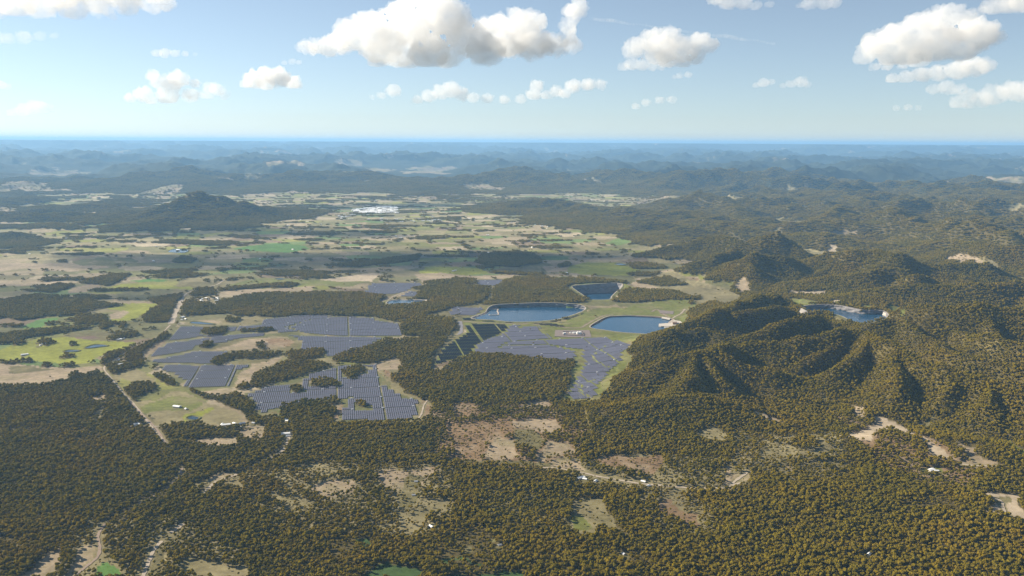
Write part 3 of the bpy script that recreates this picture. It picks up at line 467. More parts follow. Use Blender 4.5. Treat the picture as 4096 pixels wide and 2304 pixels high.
COPSE = [
 ('Z1', [(440, 425), (460, 350), (480, 300), (700, 330), (780, 300), (960, 260), (1100, 245), (1540, 240), (2040, 255), (2060, 290), (2010, 310), (2060, 345), (1940, 415), (1960, 432), (1640, 425), (1480, 412), (1330, 420), (1200, 438), (1100, 430), (900, 420), (820, 410), (700, 415)]),
 ('Z1', [(1950, 415), (2100, 350), (2370, 330), (2576, 320), (2576, 350), (2480, 380), (2360, 425), (2500, 440), (2576, 440), (2576, 590), (2210, 585), (2180, 480), (2000, 432)]), ('Z1', [(2130, 290), (2360, 285), (2370, 300), (2130, 298)]), ('Z1', [(2270, 210), (2330, 200), (2576, 140), (2640, 180), (2640, 330), (2360, 300), (2480, 265), (2440, 225)]),
 ('Z2', [(0, 230), (160, 220), (420, 215), (560, 235), (610, 260), (570, 340), (480, 388), (230, 430), (0, 495), (-100, 470), (-100, 350)]), ('Z2', [(10, 180), (300, 148), (480, 162), (480, 200), (300, 215), (20, 208)]), ('Z2', [(0, 535), (100, 505), (280, 535), (300, 620), (240, 660), (0, 690)]), ('Z2', [(0, 690), (190, 690), (190, 735), (110, 800), (60, 900), (30, 1000), (-40, 1000)]),
 ('Z2', [(610, 270), (700, 200), (850, 140), (1100, 130), (1200, 150), (1500, 140), (1890, 180), (1880, 205), (1700, 195), (1350, 200), (1340, 250), (1450, 330), (1540, 375), (1300, 378), (900, 378), (640, 398), (530, 392), (640, 340)]), ('Z2', [(1740, 368), (1830, 300), (1900, 240), (2200, 260), (2340, 270), (2500, 325), (2571, 320), (2571, 350), (2300, 348), (1950, 378)]), ('Z2', [(1870, 110), (2000, 90), (2200, 92), (2170, 120), (2000, 130)]), ('Z2', [(1980, 180), (2150, 145), (2300, 122), (2340, 165), (2440, 210), (2200, 222), (1990, 192)]), ('Z2', [(580, 95), (800, 90), (1100, 110), (1000, 125), (700, 105)]), ('Z2', [(470, 40), (700, 10), (620, 50), (500, 60)]), ('Z2', [(1240, 30), (1360, 0), (1360, 30), (1260, 50)]), ('Z2', [(1900, 10), (2080, 0), (2260, 40), (2230, 60), (1950, 60)]),
 ('Z2', [(2010, 700), (2060, 690), (2050, 730), (2000, 725)]), ('Z2', [(2480, 370), (2520, 365), (2520, 390), (2480, 395)]),
 ('Z1', [(1640, 780), (1650, 750), (1760, 715), (1900, 685), (2060, 615), (2300, 602), (2540, 592), (2540, 630), (2450, 700), (2430, 850), (2440, 900), (2400, 965), (2600, 990), (2600, 1240), (2420, 1110), (2360, 1075), (2230, 1035), (2190, 960), (2200, 830), (2170, 750), (2000, 790), (1870, 800), (1730, 790)]),
 ('F', [(1010, 905), (1070, 930), (1112, 932), (1160, 900), (1190, 890), (1260, 892), (1365, 905), (1440, 908), (1445, 918), (1440, 945), (1430, 970), (1413, 1002), (1300, 1014), (1110, 1014), (1060, 985), (1010, 980), (1000, 950)]),
 ('Z1', [(690, 812), (695, 780), (730, 750), (830, 730), (1000, 715), (1130, 710), (1240, 722), (1200, 742), (1100, 762), (950, 772), (870, 767), (800, 792), (760, 812)]), ('Z1', [(1240, 735), (1330, 700), (1480, 690), (1575, 700), (1570, 735), (1480, 772), (1380, 785), (1300, 780), (1290, 750)]), ('Z1', [(985, 965), (1015, 910), (1110, 850), (1240, 800), (1400, 790), (1560, 795), (1640, 815), (1540, 852), (1400, 892), (1280, 932), (1180, 962), (1060, 1002), (990, 985)]),
 ('D', [(1370, 180), (1420, 150), (1600, 120), (1700, 160), (1700, 200), (1600, 235), (1530, 290), (1430, 290), (1400, 240), (1380, 210)]), ('D', [(900, 370), (930, 320), (1120, 295), (1230, 320), (1310, 380), (1280, 395), (1000, 400), (930, 405)]), ('D', [(630, 495), (660, 420), (720, 385), (790, 420), (790, 460), (720, 500)]), ('D', [(1530, 670), (1560, 630), (1640, 625), (1690, 670), (1660, 700), (1600, 705)]),
 ('Z1', [(1225, 1190), (1250, 1140), (1400, 1110), (1550, 1085), (1705, 1075), (1712, 1110), (1600, 1150), (1660, 1170), (1640, 1245), (1700, 1262), (1600, 1300), (1230, 1260)]), ('Z1', [(790, 1065), (830, 1035), (940, 1055), (990, 1100), (1015, 1190), (1100, 1222), (1220, 1220), (1200, 1275), (1040, 1275), (930, 1205), (800, 1130), (700, 1080), (620, 1072), (500, 1022), (545, 1012), (640, 1048)]),
 ('Z1', [(610, 565), (640, 532), (700, 520), (800, 522), (812, 550), (760, 578), (690, 588)]), ('Z1', [(770, 462), (820, 435), (900, 442), (912, 460), (840, 478)]), ('Z1', [(575, 665), (640, 635), (695, 645), (670, 672), (600, 680)]), ('Z1', [(1040, 655), (1090, 630), (1100, 660), (1130, 690), (1090, 705), (1070, 680)]), ('Z1', [(2090, 915), (2130, 888), (2172, 910), (2150, 952), (2100, 952)]), ('Z1', [(875, 1000), (930, 955), (982, 970), (960, 1012)]), ('Z1', [(890, 545), (1180, 528), (1180, 545), (900, 558)]), ('Z1', [(1230, 1250), (1300, 1240), (1320, 1290), (1240, 1290)]),
 ('Z4', [(-200, 990), (0, 965), (300, 930), (500, 915), (760, 900), (700, 922), (450, 960), (250, 985), (40, 1040), (-200, 1070)]), ('Z4', [(780, 1195), (830, 1130), (1000, 1080), (1150, 1030), (1330, 950), (1325, 990), (1220, 1045), (1140, 1110), (1120, 1165), (1060, 1200), (1000, 1180), (1010, 1150), (870, 1180), (790, 1222)]), ('Z4', [(800, 1210), (1050, 1190), (1150, 1180), (1140, 1212), (1000, 1255), (900, 1292), (860, 1255)]), ('Z4', [(510, 862), (640, 810), (850, 820), (862, 870), (720, 892)]), ('Z4', [(780, 922), (870, 870), (980, 880), (870, 912), (800, 932)]), ('Z4', [(1130, 865), (1160, 820), (1260, 740), (1160, 690), (1340, 660), (1490, 640), (1440, 690), (1380, 790), (1310, 872), (1180, 872)]),
 ('Z4', [(-200, 720), (0, 700), (300, 650), (700, 690), (980, 740), (800, 762), (600, 802), (350, 832), (150, 862), (60, 830), (-200, 850)]), ('Z4', [(260, 622), (560, 570), (600, 580), (420, 642)]), ('Z4', [(640, 560), (880, 490), (1050, 488), (980, 530), (860, 582), (720, 572)]), ('Z4', [(1500, 652), (1560, 600), (1700, 602), (1720, 652), (1520, 667)]), ('Z4', [(1730, 610), (1900, 588), (2150, 570), (2390, 568), (2300, 592), (2000, 602), (1760, 627)]), ('Z4', [(1220, 1315), (1260, 1278), (1390, 1340), (1402, 1382), (1330, 1372)]), ('Z4', [(965, 1425), (1060, 1360), (1250, 1370), (1240, 1402), (1100, 1432), (970, 1455)]), ('Z4', [(0, 1190), (250, 1170), (260, 1190), (100, 1205), (0, 1210)]), ('Z4', [(340, 1210), (420, 1190), (420, 1215), (350, 1222)]), ('Z4', [(450, 1225), (560, 1195), (580, 1225)]), ('Z4', [(480, 1150), (540, 1120), (620, 1130), (610, 1155)]), ('Z4', [(550, 1055), (600, 1020), (620, 1050), (570, 1062)]), ('Z4', [(270, 1040), (340, 1005), (420, 1040), (360, 1055)]), ('Z4', [(520, 1310), (590, 1260), (610, 1280), (560, 1330)]), ('Z4', [(870, 1000), (960, 960), (1090, 955), (1080, 985), (900, 1010)]), ('Z4', [(90, 1050), (220, 1010), (240, 1025), (110, 1060)]),
 ('Z4', [(1200, 240), (1300, 215), (1600, 225), (1900, 235), (1700, 265), (1400, 250)]), ('Z4', [(0, 210), (250, 195), (470, 215), (420, 250), (200, 285), (-200, 290), (-200, 220)]), ('Z4', [(1380, 380), (1450, 345), (1560, 375), (1500, 405), (1390, 400)]), ('Z4', [(1230, 500), (1450, 470), (1650, 495), (1500, 520), (1250, 520)]), ('Z4', [(2000, 490), (2300, 470), (2576, 470), (2576, 500), (2200, 505)]),
 ('F', [(1195, 660), (1215, 640), (1300, 632), (1355, 645), (1365, 662), (1300, 672), (1230, 670)]), ('F', [(820, 668), (1000, 648), (1060, 640), (1050, 655), (900, 672)]),
 ('Z5', [(1080, 350), (1460, 340), (1470, 370), (1380, 410), (1290, 430), (1170, 460), (1090, 390)]), ('Z5', [(1540, 375), (1600, 375), (1610, 410), (1530, 420)]), ('Z5', [(840, 110), (930, 65), (1090, 75), (1070, 105), (960, 140), (890, 180), (850, 150)]), ('Z5', [(1720, 430), (1760, 405), (1780, 430), (1740, 440)]),
 ('Z9', [(0, 390), (250, 360), (480, 340), (640, 300), (780, 310), (900, 380), (980, 470), (1000, 540), (700, 640), (0, 760)]),
]
def apply(fr, pts, c, dn):
    P = G(fr, pts, 40) if fr == 'Z3' and np.mean([q[1] for q in pts]) < 520 else hit(fr, pts)
    m = inpoly(wx, wy, P)
    if fr in ('Z1', 'Z2') and c is not None: m &= HH < 26
    if fr == 'Z3': m &= HH < 75
    if c is not None:
        v = (1+.13*fbm(X[m], Y[m], 70, 3, 131)+.16*fbm(X[m], Y[m], 300, 2, 132))[:, None]
        col[m] = np.array(C[c])*v
        if c in ('dry', 'olive', 'green', 'rust', 'tan', 'farm'):
            o = {'dry': 'olive', 'olive': 'dry', 'green': 'dry', 'rust': 'tan', 'tan': 'dry', 'farm': 'tan'}[c]
            b = (sst(-.1, .6, fbm(X[m], Y[m], 110, 4, 133))*.6)[:, None]
            col[m] = col[m]*(1-b)+np.array(C[o])*b
    else:
        col[m] = C['forest']
    dens[m] = dn*.5 if .05 < dn < .6 else (dn if dn < .6 or dn > .95 else np.clip(dn-.12+.55*fbm(X[m], Y[m], 95, 3, 134), .05, .95))
for fr, pts, c, dn in COVER: apply(fr, pts, c, dn)
for fr, pts in COPSE: apply(fr, pts, None, .97)
# thin spots of bare earth through the big forest
thin = (dens > .96) & (D < 7000) & (fbm(X, Y, 240, 5, 141, .6) > .40); dens[thin] = .45
bare = (dens > .9) & (D < 9000); col[bare] = col[bare]*(1+.5*sst(.1, .6, fbm(X[bare], Y[bare], 90, 3, 142)))[:, None]
for r in RES:
    m = inpoly(X, Y, offset(r['w'], np.maximum(r['rimz'][:, 1], 4)+r['crest']+6)); dens[m] = 0

# roads (centre line, half width, material)
ROADS = [
 ('dirt_road', 'F', [(420, 1118), (395, 1090), (370, 1060), (340, 1020), (318, 998), (298, 975), (280, 952), (262, 925), (290, 905), (330, 880), (370, 862), (400, 845), (428, 818)], 3.6, 'dirt', 'pale dirt road from the forest edge up the left of the solar farm'),
 ('dirt_road', 'F', [(430, 814), (440, 790), (450, 768), (457, 755)], 16, 'dirt', 'broad pale stretch of dirt road beside the dark wood'),
 ('dirt_road', 'F', [(457, 755), (470, 738), (505, 727), (545, 716), (562, 706), (576, 699)], 6, 'dirt', 'pale road running on to the far paddocks'),
 ('dirt_road', 'Z1', [(40, 1105), (70, 1140), (140, 1210), (240, 1310), (290, 1380), (330, 1440)], 4, 'track', 'narrow track beside the green paddock'),
 ('dirt_road', 'Z1', [(40, 1298), (270, 1300)], 3.5, 'dirt', 'short white side road to the cottages'),
 ('dirt_road', 'Z1', [(640, 1310), (760, 1305), (900, 1300), (1050, 1300), (1150, 1300)], 4, 'dirt', 'white lane past the row of farm houses'),
 ('forest_track', 'Z5', [(1990, 400), (1975, 460), (1940, 520), (1880, 560), (1800, 600), (1740, 625)], 6, 'dirt', 'pale track cut through the trees below the houses'),
 ('forest_track', 'Z5', [(1630, 682), (1560, 705), (1490, 735), (1440, 770), (1400, 830)], 7, 'dirt', 'bright track through a small clearing'),
 ('forest_track', 'Z5', [(1250, 640), (1235, 690), (1180, 750), (1120, 800), (1000, 860), (870, 940), (790, 980), (720, 1030), (690, 1070), (672, 1110), (685, 1180), (670, 1250), (600, 1310), (500, 1390)], 4, 'track', 'brown track along the edge of the big forest'),
 ('forest_track', 'Z5', [(1255, 1022), (1210, 1060), (1170, 1085)], 7, 'dirt', 'short bright gap of track among foreground trees'),
 ('forest_track', 'Z5', [(1110, 1140), (1060, 1200), (1030, 1260), (1000, 1340), (975, 1400)], 5, 'dirt', 'track running out of the bottom edge'),
 ('forest_track', 'Z6', [(1380, 668), (1480, 672), (1580, 688), (1690, 708), (1800, 735), (1950, 760), (2100, 785), (2230, 795), (2420, 815), (2523, 822), (2680, 815), (2840, 770)], 5, 'dirt', 'pale valley track past white houses in the forest'),
 ('forest_track', 'Z7', [(0, 755), (100, 765), (250, 775), (420, 780), (530, 772), (600, 720), (670, 672)], 5, 'dirt', 'curved pale track at the foot of the hill'),
 ('forest_track', 'Z7', [(2150, 615), (2230, 625), (2400, 630)], 4, 'dirt', 'pale track in the right hand clearing'),
 ('forest_track', 'Z7', [(2330, 835), (2420, 870), (2430, 910), (2450, 950)], 4, 'dirt', 'winding track across the pale clearing at the right edge'),
 ('access_road', 'Z2', [(325, 550), (340, 600), (335, 650), (310, 675)], 10, 'asphalt', 'grey loop of road beside the black panels'),
 ('access_road', 'Z2', [(310, 678), (200, 685), (120, 690)], 4, 'dirt', 'pale access road into the wood'),
 ('access_road', 'Z2', [(360, 552), (600, 565), (800, 572), (1000, 576), (1150, 580), (1330, 610), (1450, 610), (1510, 580), (1600, 530), (1680, 498), (1760, 488)], 5, 'track', 'tan road along the foot of the dam'),
 ('access_road', 'Z2', [(2430, 435), (2390, 480), (2340, 505), (2310, 535)], 5, 'dirt', 'pale road dropping to the intake jetty'),
 ('access_road', 'Z2', [(2120, 460), (2170, 440), (2240, 490), (2290, 515)], 5, 'track', 'track above the right reservoir'),
 ('access_road', 'Z9', [(860, 200), (1000, 160), (1120, 120), (1190, 95)], 6, 'dirt', 'pale road leaving the hilltop reservoir'),
 ('dirt_road', 'Z1', [(2060, 335), (2110, 280), (2200, 240), (2260, 225)], 5, 'dirt', 'track between the far panels and the pond'),
 ('dirt_road', 'Z1', [(2400, 1090), (2370, 1130), (2350, 1200), (2320, 1245)], 3.5, 'dirt', 'sandy track at the right end of the near panels'),
]
road_xy = []
for nm, fr, pts, hw, mt, lb in ROADS:
    P = smooth_open(hit(fr, pts), 6); road_xy.append(P)
    b = (X > P[:, 0].min()-40) & (X < P[:, 0].max()+40) & (Y > P[:, 1].min()-40) & (Y < P[:, 1].max()+40)
    dd = polydist(X[b], Y[b], P, False); v = dens[b]; v[dd < hw+8] = 0; dens[b] = v
    cc = col[b]; k = (dd < hw+7); cc[k] = np.array(C['dry'])*.9; col[b] = cc

PLACES = [('shed', 'Z1', 412, 1147, 'long white shed in the green paddock left of the near panels'), ('cottage', 'Z1', 484, 1163, 'small white shed just right of the long paddock shed'), ('house', 'Z1', 90, 1284, 'left white house where the side road leaves the dirt road'), ('house', 'Z1', 116, 1286, 'right white house where the side road leaves the dirt road'), ('cottage', 'Z1', 80, 1301, 'white cottage south of the side road'),
 ('house', 'Z1', 770, 1288, 'first white house of the row along the lane, from the left'), ('shed', 'Z1', 800, 1292, 'long white shed in the row along the lane'), ('house', 'Z1', 868, 1280, 'third white building of the row along the lane'), ('house', 'Z1', 905, 1284, 'fourth white building of the row along the lane'), ('cottage', 'Z1', 938, 1276, 'last small building of the row along the lane'), ('shed', 'Z1', 1285, 1258, 'white shed among the trees below the near panels'), ('cottage', 'Z1', 1020, 1275, 'cottage under the creek trees'), ('shed', 'Z1', 1272, 1362, 'white shed at the head of the pale forest track'), ('house', 'Z1', 1285, 1380, 'white house beside the pale forest track'),
 ('shed', 'Z1', 455, 437, 'white shed by the broad road above the crescent dam'), ('house', 'Z1', 482, 450, 'white house right of the road shed'), ('cottage', 'Z1', 452, 456, 'white cottage below the road shed'),
 ('shed', 'Z4', 195, 1130, 'white shed in the bright green meadow at the left edge'), ('cottage', 'Z4', 320, 1056, 'cottage at the left of the meadow trees'), ('house', 'Z4', 346, 1044, 'house under the meadow trees'), ('house', 'Z4', 936, 1010, 'left house of the three above the roadside wood'), ('house', 'Z4', 958, 1006, 'middle house of the three above the roadside wood'), ('cottage', 'Z4', 982, 1001, 'right cottage of the three above the roadside wood'), ('house', 'Z4', 940, 1170, 'white house beside the roadside trees'), ('shed', 'Z4', 962, 1207, 'white shed lower beside the roadside trees'), ('hall', 'Z4', 1410, 300, 'large pale flat roofed shed on the left plain'),
 ('shed', 'Z6', 1664, 745, 'white shed beside the valley track'), ('house', 'Z6', 1692, 752, 'white house next to the shed on the valley track'), ('house', 'Z6', 1771, 767, 'lone white house right of the valley shed'), ('cottage', 'Z6', 476, 770, 'grey cottage in the thin woodland'), ('cottage', 'Z6', 458, 868, 'cottage below the thin woodland'), ('house', 'Z6', 2150, 802, 'white house beyond the bend of the valley track'), ('house', 'Z6', 2115, 770, 'white house above the valley track'), ('house', 'Z6', 585, 1095, 'pale house in the foreground trees'), ('cottage', 'Z6', 1080, 1228, 'pale cottage deep in the foreground trees'), ('cottage', 'Z6', 1972, 1292, 'lone pale cottage in the lower foreground forest'),
 ('shed', 'Z7', 1936, 658, 'bright white shed in a small green clearing on the right'), ('house', 'Z7', 1972, 662, 'white house right of the bright shed in the green clearing'), ('cottage', 'Z7', 2446, 958, 'white cottage at the foot of the pale right clearing'), ('cottage', 'Z7', 1870, 345, 'white cottage on the hillside track'), ('house', 'Z7', 1508, 1236, 'pale house near the bottom right'),
 ('shed', 'Z2', 1326, 100, 'white shed at the corner of the light green paddock'), ('house', 'Z2', 262, 80, 'left white house in the far green paddock'), ('house', 'Z2', 284, 76, 'right white house in the far green paddock'), ('cottage', 'Z1', 1946, 336, 'white hut at the edge of the big wood near the pond')]
YARD = np.array([hit(fr, [(u_, v_)])[0] for _, fr, u_, v_, _ in PLACES])
for p in YARD:
    b = (np.abs(X-p[0]) < 60) & (np.abs(Y-p[1]) < 90); q = np.hypot(X[b]-p[0], (Y[b]-p[1]+12)*.6) < 15
    v = dens[b]; v[q] = 0; dens[b] = v; cc = col[b]; cc[q] = np.array(C['olive']); col[b] = cc
# ---- ground sheet
idx = (np.arange(NR)[:, None]*NA+np.arange(NA)[None]).astype(np.int32)
a0 = idx[:-1]; a1 = idx[1:]
quads = np.stack([a0, np.roll(a0, -1, 1), np.roll(a1, -1, 1), a1], -1).reshape(-1, 4)[:, ::-1]
gm = mesh_np('ground', np.stack([X, Y, Z], -1).reshape(-1, 3), quads, True)
at = gm.color_attributes.new('cover', 'FLOAT_COLOR', 'POINT')
at.data.foreach_set('color', np.concatenate([np.clip(col, 0, 1).reshape(-1, 3), np.ones((NR*NA, 1))], 1).astype(np.float32).ravel())
gmat, n, l, b = new_mat('land cover')
va = n.new('ShaderNodeVertexColor'); va.layer_name = 'cover'; tc = n.new('ShaderNodeNewGeometry')
n1 = n.new('ShaderNodeTexNoise'); n1.inputs['Scale'].default_value = .035; n1.inputs['Detail'].default_value = 8; n1.inputs['Roughness'].default_value = .7
n2 = n.new('ShaderNodeTexNoise'); n2.inputs['Scale'].default_value = .004; n2.inputs['Detail'].default_value = 6
l.new(tc.outputs['Position'], n1.inputs['Vector']); l.new(tc.outputs['Position'], n2.inputs['Vector'])
mr = n.new('ShaderNodeMapRange'); mr.inputs[1].default_value = .3; mr.inputs[2].default_value = .7; mr.inputs[3].default_value = .68; mr.inputs[4].default_value = 1.3; l.new(n1.outputs[0], mr.inputs[0])
mr2 = n.new('ShaderNodeMapRange'); mr2.inputs[1].default_value = .3; mr2.inputs[2].default_value = .7; mr2.inputs[3].default_value = .82; mr2.inputs[4].default_value = 1.18; l.new(n2.outputs[0], mr2.inputs[0])
mm = n.new('ShaderNodeMath'); mm.operation = 'MULTIPLY'; l.new(mr.outputs[0], mm.inputs[0]); l.new(mr2.outputs[0], mm.inputs[1])
sc = n.new('ShaderNodeVectorMath'); sc.operation = 'SCALE'; l.new(va.outputs[0], sc.inputs[0]); l.new(mm.outputs[0], sc.inputs['Scale']); l.new(sc.outputs[0], b.inputs['Base Color'])
b.inputs['Roughness'].default_value = 1.0; b.inputs['Specular IOR Level'].default_value = .08
ground = link('ground', gm, gmat); tag(ground, 'open country of paddocks, bare earth and hills reaching the horizon', 'ground', kind='structure')
del quads

# roads as strips on the ground
for (nm, fr, pts, hw, mt, lb), P in zip(ROADS, road_xy):
    t = np.gradient(P, axis=0); t /= np.linalg.norm(t, axis=1)[:, None]+1e-9; nn = np.stack([-t[:, 1], t[:, 0]], 1)
    wob = hw*(1+.25*np.sin(np.arange(len(P))*1.7)+.15*np.sin(np.arange(len(P))*.63))
    V = []
    for s in (-1, -.33, .33, 1):
        q = P+nn*(wob*s)[:, None]; V.append(np.column_stack([q, sample(Z, q[:, 0], q[:, 1])+.9]))
    V = np.stack(V, 1).reshape(-1, 3); k = len(P)
    F = [[i*4+j, i*4+j+1, (i+1)*4+j+1, (i+1)*4+j] for i in range(k-1) for j in range(3)]
    o = link(nm, mesh_py(nm, V, F), M[mt]); tag(o, lb, 'road', kind='structure')

# reservoirs: water sheet and graded bank
RLAB = {'main': ('wide blue lower reservoir under a rocky far wall', M['rock'], 'grey rock wall and low dam round the wide blue reservoir'),
        'hex': ('blue reservoir with straight pale banks beside the forested hill', M['palerock'], 'pale sealed bank round the straight sided reservoir'),
        'upper': ('hilltop reservoir half hidden behind a forested ridge', M['rock'], 'dark stepped bank of the hilltop reservoir'),
        'pond': ('small pale pond below the farthest solar panels', M['palerock'], 'sandy bank of the small pond'),
        'quarry': ('dark blue water in the bottom of the old quarry pit', M['rock'], 'steep dark quarry wall around deep water')}
for r in RES:
    w = r['w']; k = len(w); lb, bm_, blb = RLAB[r['key']]
    me = mesh_py('reservoir_water', [(p[0], p[1], r['zw']) for p in offset(w, np.full(k, 3.0))], [list(range(k))])
    o = link('reservoir_water', me, M['water']); tag(o, lb, 'reservoir', kind='structure')
    def ring(A, za, B, zb, sub=1, jit=0.0):
        V = []; F = []
        for s in range(sub+1):
            t = s/sub; P = A*(1-t)+B*t; zz = za*(1-t)+zb*t
            if 0 < s < sub and jit:
                dxy = (rng.random((k, 1))-.5)*2*jit; P = P+(B-A)/(np.linalg.norm(B-A, axis=1)[:, None]+1e-6)*dxy; zz = zz+(rng.random(k)-.5)*jit*.7
            V += [(P[i, 0], P[i, 1], zz[i]) for i in range(k)]
        for s in range(sub):
            for i in range(k): F.append([s*k+i, s*k+(i+1) % k, (s+1)*k+(i+1) % k, (s+1)*k+i])
        return V, F
    e = empty('embankment', (0, 0, 0)); tag(e, blb, 'embankment')
    rough = r['key'] in ('main', 'quarry', 'upper')
    V, F = ring(w, np.full(k, r['zw']-4.0), r['r1'], r['rz'], 6 if rough else 3, 5.0 if rough else .6)
    link('inner_face', mesh_py('inner_face', V, F), bm_ if r['key'] != 'hex' else M['brown'], e)
    V, F = ring(r['r1'], r['rz'], r['r2'], r['rz']+.3); link('crest', mesh_py('crest', V, F), M['palerock'], e)
    gz = sample(Z, r['r3'][:, 0], r['r3'][:, 1])-1.0
    V, F = ring(r['r2'], r['rz']+.3, r['r3'], np.minimum(gz, r['rz']-.2), 2); link('outer_slope', mesh_py('outer_slope', V, F), M['grassbank'], e)

# ------------------------------------------------------------------ trees
_bm = bmesh.new(); bmesh.ops.create_icosphere(_bm, subdivisions=1, radius=1.0); ICO_V = [v_.co.copy() for v_ in _bm.verts]; ICO_F = [[v_.index for v_ in f_.verts] for f_ in _bm.faces]; _bm.free()
_bm = bmesh.new(); bmesh.ops.create_icosphere(_bm, subdivisions=2, radius=1.0); ICO2_V = [v_.co.copy() for v_ in _bm.verts]; ICO2_F = [[v_.index for v_ in f_.verts] for f_ in _bm.faces]; _bm.free()
def leaf_cloud(r, centres, nper, size, fine=False):
    """crown lobes with torn surfaces, and leaf sprays standing off their skin"""
    V = []; F = []
    for (cx, cy_, cz, rr, rz_) in centres:
        i = len(V); iv, fc = (ICO2_V, ICO2_F) if fine else (ICO_V, ICO_F)
        for q in iv:
            k = .72+.5*r.random(); V.append(Vector((cx+q.x*rr*k, cy_+q.y*rr*k, cz+q.z*rz_*k)))
        F += [[i+t for t in f] for f in fc]
        for _ in range(nper):
            u = r.random()*1.5-.5; th = r.random()*2*math.pi; s = math.sqrt(max(0, 1-u*u))
            nv = Vector((s*math.cos(th), s*math.sin(th), u)); k = .9+.3*r.random()
            p = Vector((cx, cy_, cz))+Vector((nv.x*rr*k, nv.y*rr*k, nv.z*rz_*k))
            nv = (nv+Vector((r.random()-.5, r.random()-.5, r.random()-.5))*.8+Vector((0, 0, .4))).normalized()
            a = nv.orthogonal().normalized(); b_ = nv.cross(a); g = r.random()*6.28
            a, b_ = a*math.cos(g)+b_*math.sin(g), b_*math.cos(g)-a*math.sin(g)
            w_, h_ = size*(.6+.7*r.random()), size*(.45+.5*r.random()); i = len(V)
            V += [p-a*w_-b_*h_*.4, p+a*w_*.3-b_*h_, p+a*w_+b_*h_*.5, p-a*w_*.2+b_*h_]; F.append([i, i+1, i+2, i+3])
    return V, F
def trunk_geo(r, h, rad0, limbs):
    V = []; F = []
    def tube(p, q, r0, r1):
        d = (q-p).normalized(); a = d.orthogonal().normalized(); b_ = d.cross(a); i = len(V)
        for c_, rr in ((p, r0), (q, r1)):
            for k in range(5): t = k*2*math.pi/5; V.append(c_+a*math.cos(t)*rr+b_*math.sin(t)*rr)
        for k in range(5): F.append([i+k, i+(k+1) % 5, i+5+(k+1) % 5, i+5+k])
    top = Vector((.3, .1, h)); tube(Vector((0, 0, -1.5)), top, rad0, rad0*.6)
    for (x, y, z) in limbs: tube(top*.85, Vector((x, y, z)), rad0*.5, rad0*.2)
    return V, F
def make_tree_meshes(seed, cr, height, nl, nper, size):
    r = random.Random(seed); base = height*.42; cs = []
    for i in range(nl):
        a = i*2.4+r.random(); q = cr*.62*math.sqrt((i+.4)/nl)
        cs.append((q*math.cos(a), q*math.sin(a), base+(height-base)*(.42+.5*r.random()*(1-q/cr*.5)), cr*(.44+.16*r.random()), (height-base)*(.28+.1*r.random())))
    cv, cf = leaf_cloud(r, cs, nper, size, True)
    tv, tf = trunk_geo(r, base+1.5, .38, [(c[0]*.8, c[1]*.8, c[2]) for c in cs[:4]])
    crown = mesh_py('crown', cv, cf); crown.materials.append(M['leaf'])
    trunk = mesh_py('trunk', tv, tf); trunk.materials.append(M['bark'])
    both = mesh_py('tree', cv+tv, cf+[[i+len(cv) for i in f] for f in tf]); both.materials.append(M['leaf']); both.materials.append(M['bark'])
    both.polygons.foreach_set('material_index', [0]*len(cf)+[1]*len(tf))
    return crown, trunk, both
def make_clump(seed, half, n, cr, height, nper, size):
    r = random.Random(seed); cs = []
    g = int(math.ceil(math.sqrt(n)))
    for i in range(g):
        for j in range(g):
            x = -half+(i+.5+(r.random()-.5)*.8)*2*half/g; y = -half+(j+.5+(r.random()-.5)*.8)*2*half/g
            k = .75+.5*r.random(); hh = height*(.75+.45*r.random())
            cs.append((x, y, hh*.68, cr*k, hh*.34))
    V, F = leaf_cloud(r, cs, nper, size); me = mesh_py('clump', V, F); me.materials.append(M['leaf']); return me
TREES = [make_tree_meshes(11, 5.8, 15.5, 6, 12, 1.0), make_tree_meshes(12, 5.2, 17.0, 5, 12, .95), make_tree_meshes(13, 6.6, 14.5, 7, 12, 1.05), make_tree_meshes(14, 4.6, 12.5, 4, 12, .9)]
protos = {}
for key, ms in (('near', [t[2] for t in TREES]), ('mid', [make_clump(31+i, 9.5, 4, 5.0, 14.5, 8, 1.5) for i in range(4)]), ('far', [make_clump(41+i, 19, 12, 5.6, 15, 3, 2.5) for i in range(4)])):
    c = bpy.data.collections.new('tree_'+key)
    for i, me in enumerate(ms): c.objects.link(bpy.data.objects.new(f'tree_{key}_{i}', me))
    protos[key] = c
def tree_points(sp, r0, r1, azm, scale_lo, scale_hi):
    gx = np.arange(-r1*math.sin(R(azm)), r1*math.sin(R(azm)), sp); gy = np.arange(r0*math.cos(R(azm)), r1, sp)
    x, y = np.meshgrid(gx, gy); x = x.ravel(); y = y.ravel()
    d = np.hypot(x, y); k = (d > r0) & (d < r1) & (np.abs(np.degrees(np.arctan2(x, y))) < azm); x = x[k]; y = y[k]
    x = x+(rng.random(len(x))-.5)*sp*.95; y = y+(rng.random(len(x))-.5)*sp*.95
    k = rng.random(len(x)) < sample(dens, x, y); x = x[k]; y = y[k]
    s = scale_lo+(scale_hi-scale_lo)*rng.random(len(x))**1.3
    s *= (1+.26*fbm(x, y, 140, 3, 151))*(.66+.36*np.clip(sample(dens, x, y)*1.4, 0, 1))
    return np.column_stack([x, y, sample(Z, x, y)-.3]), s
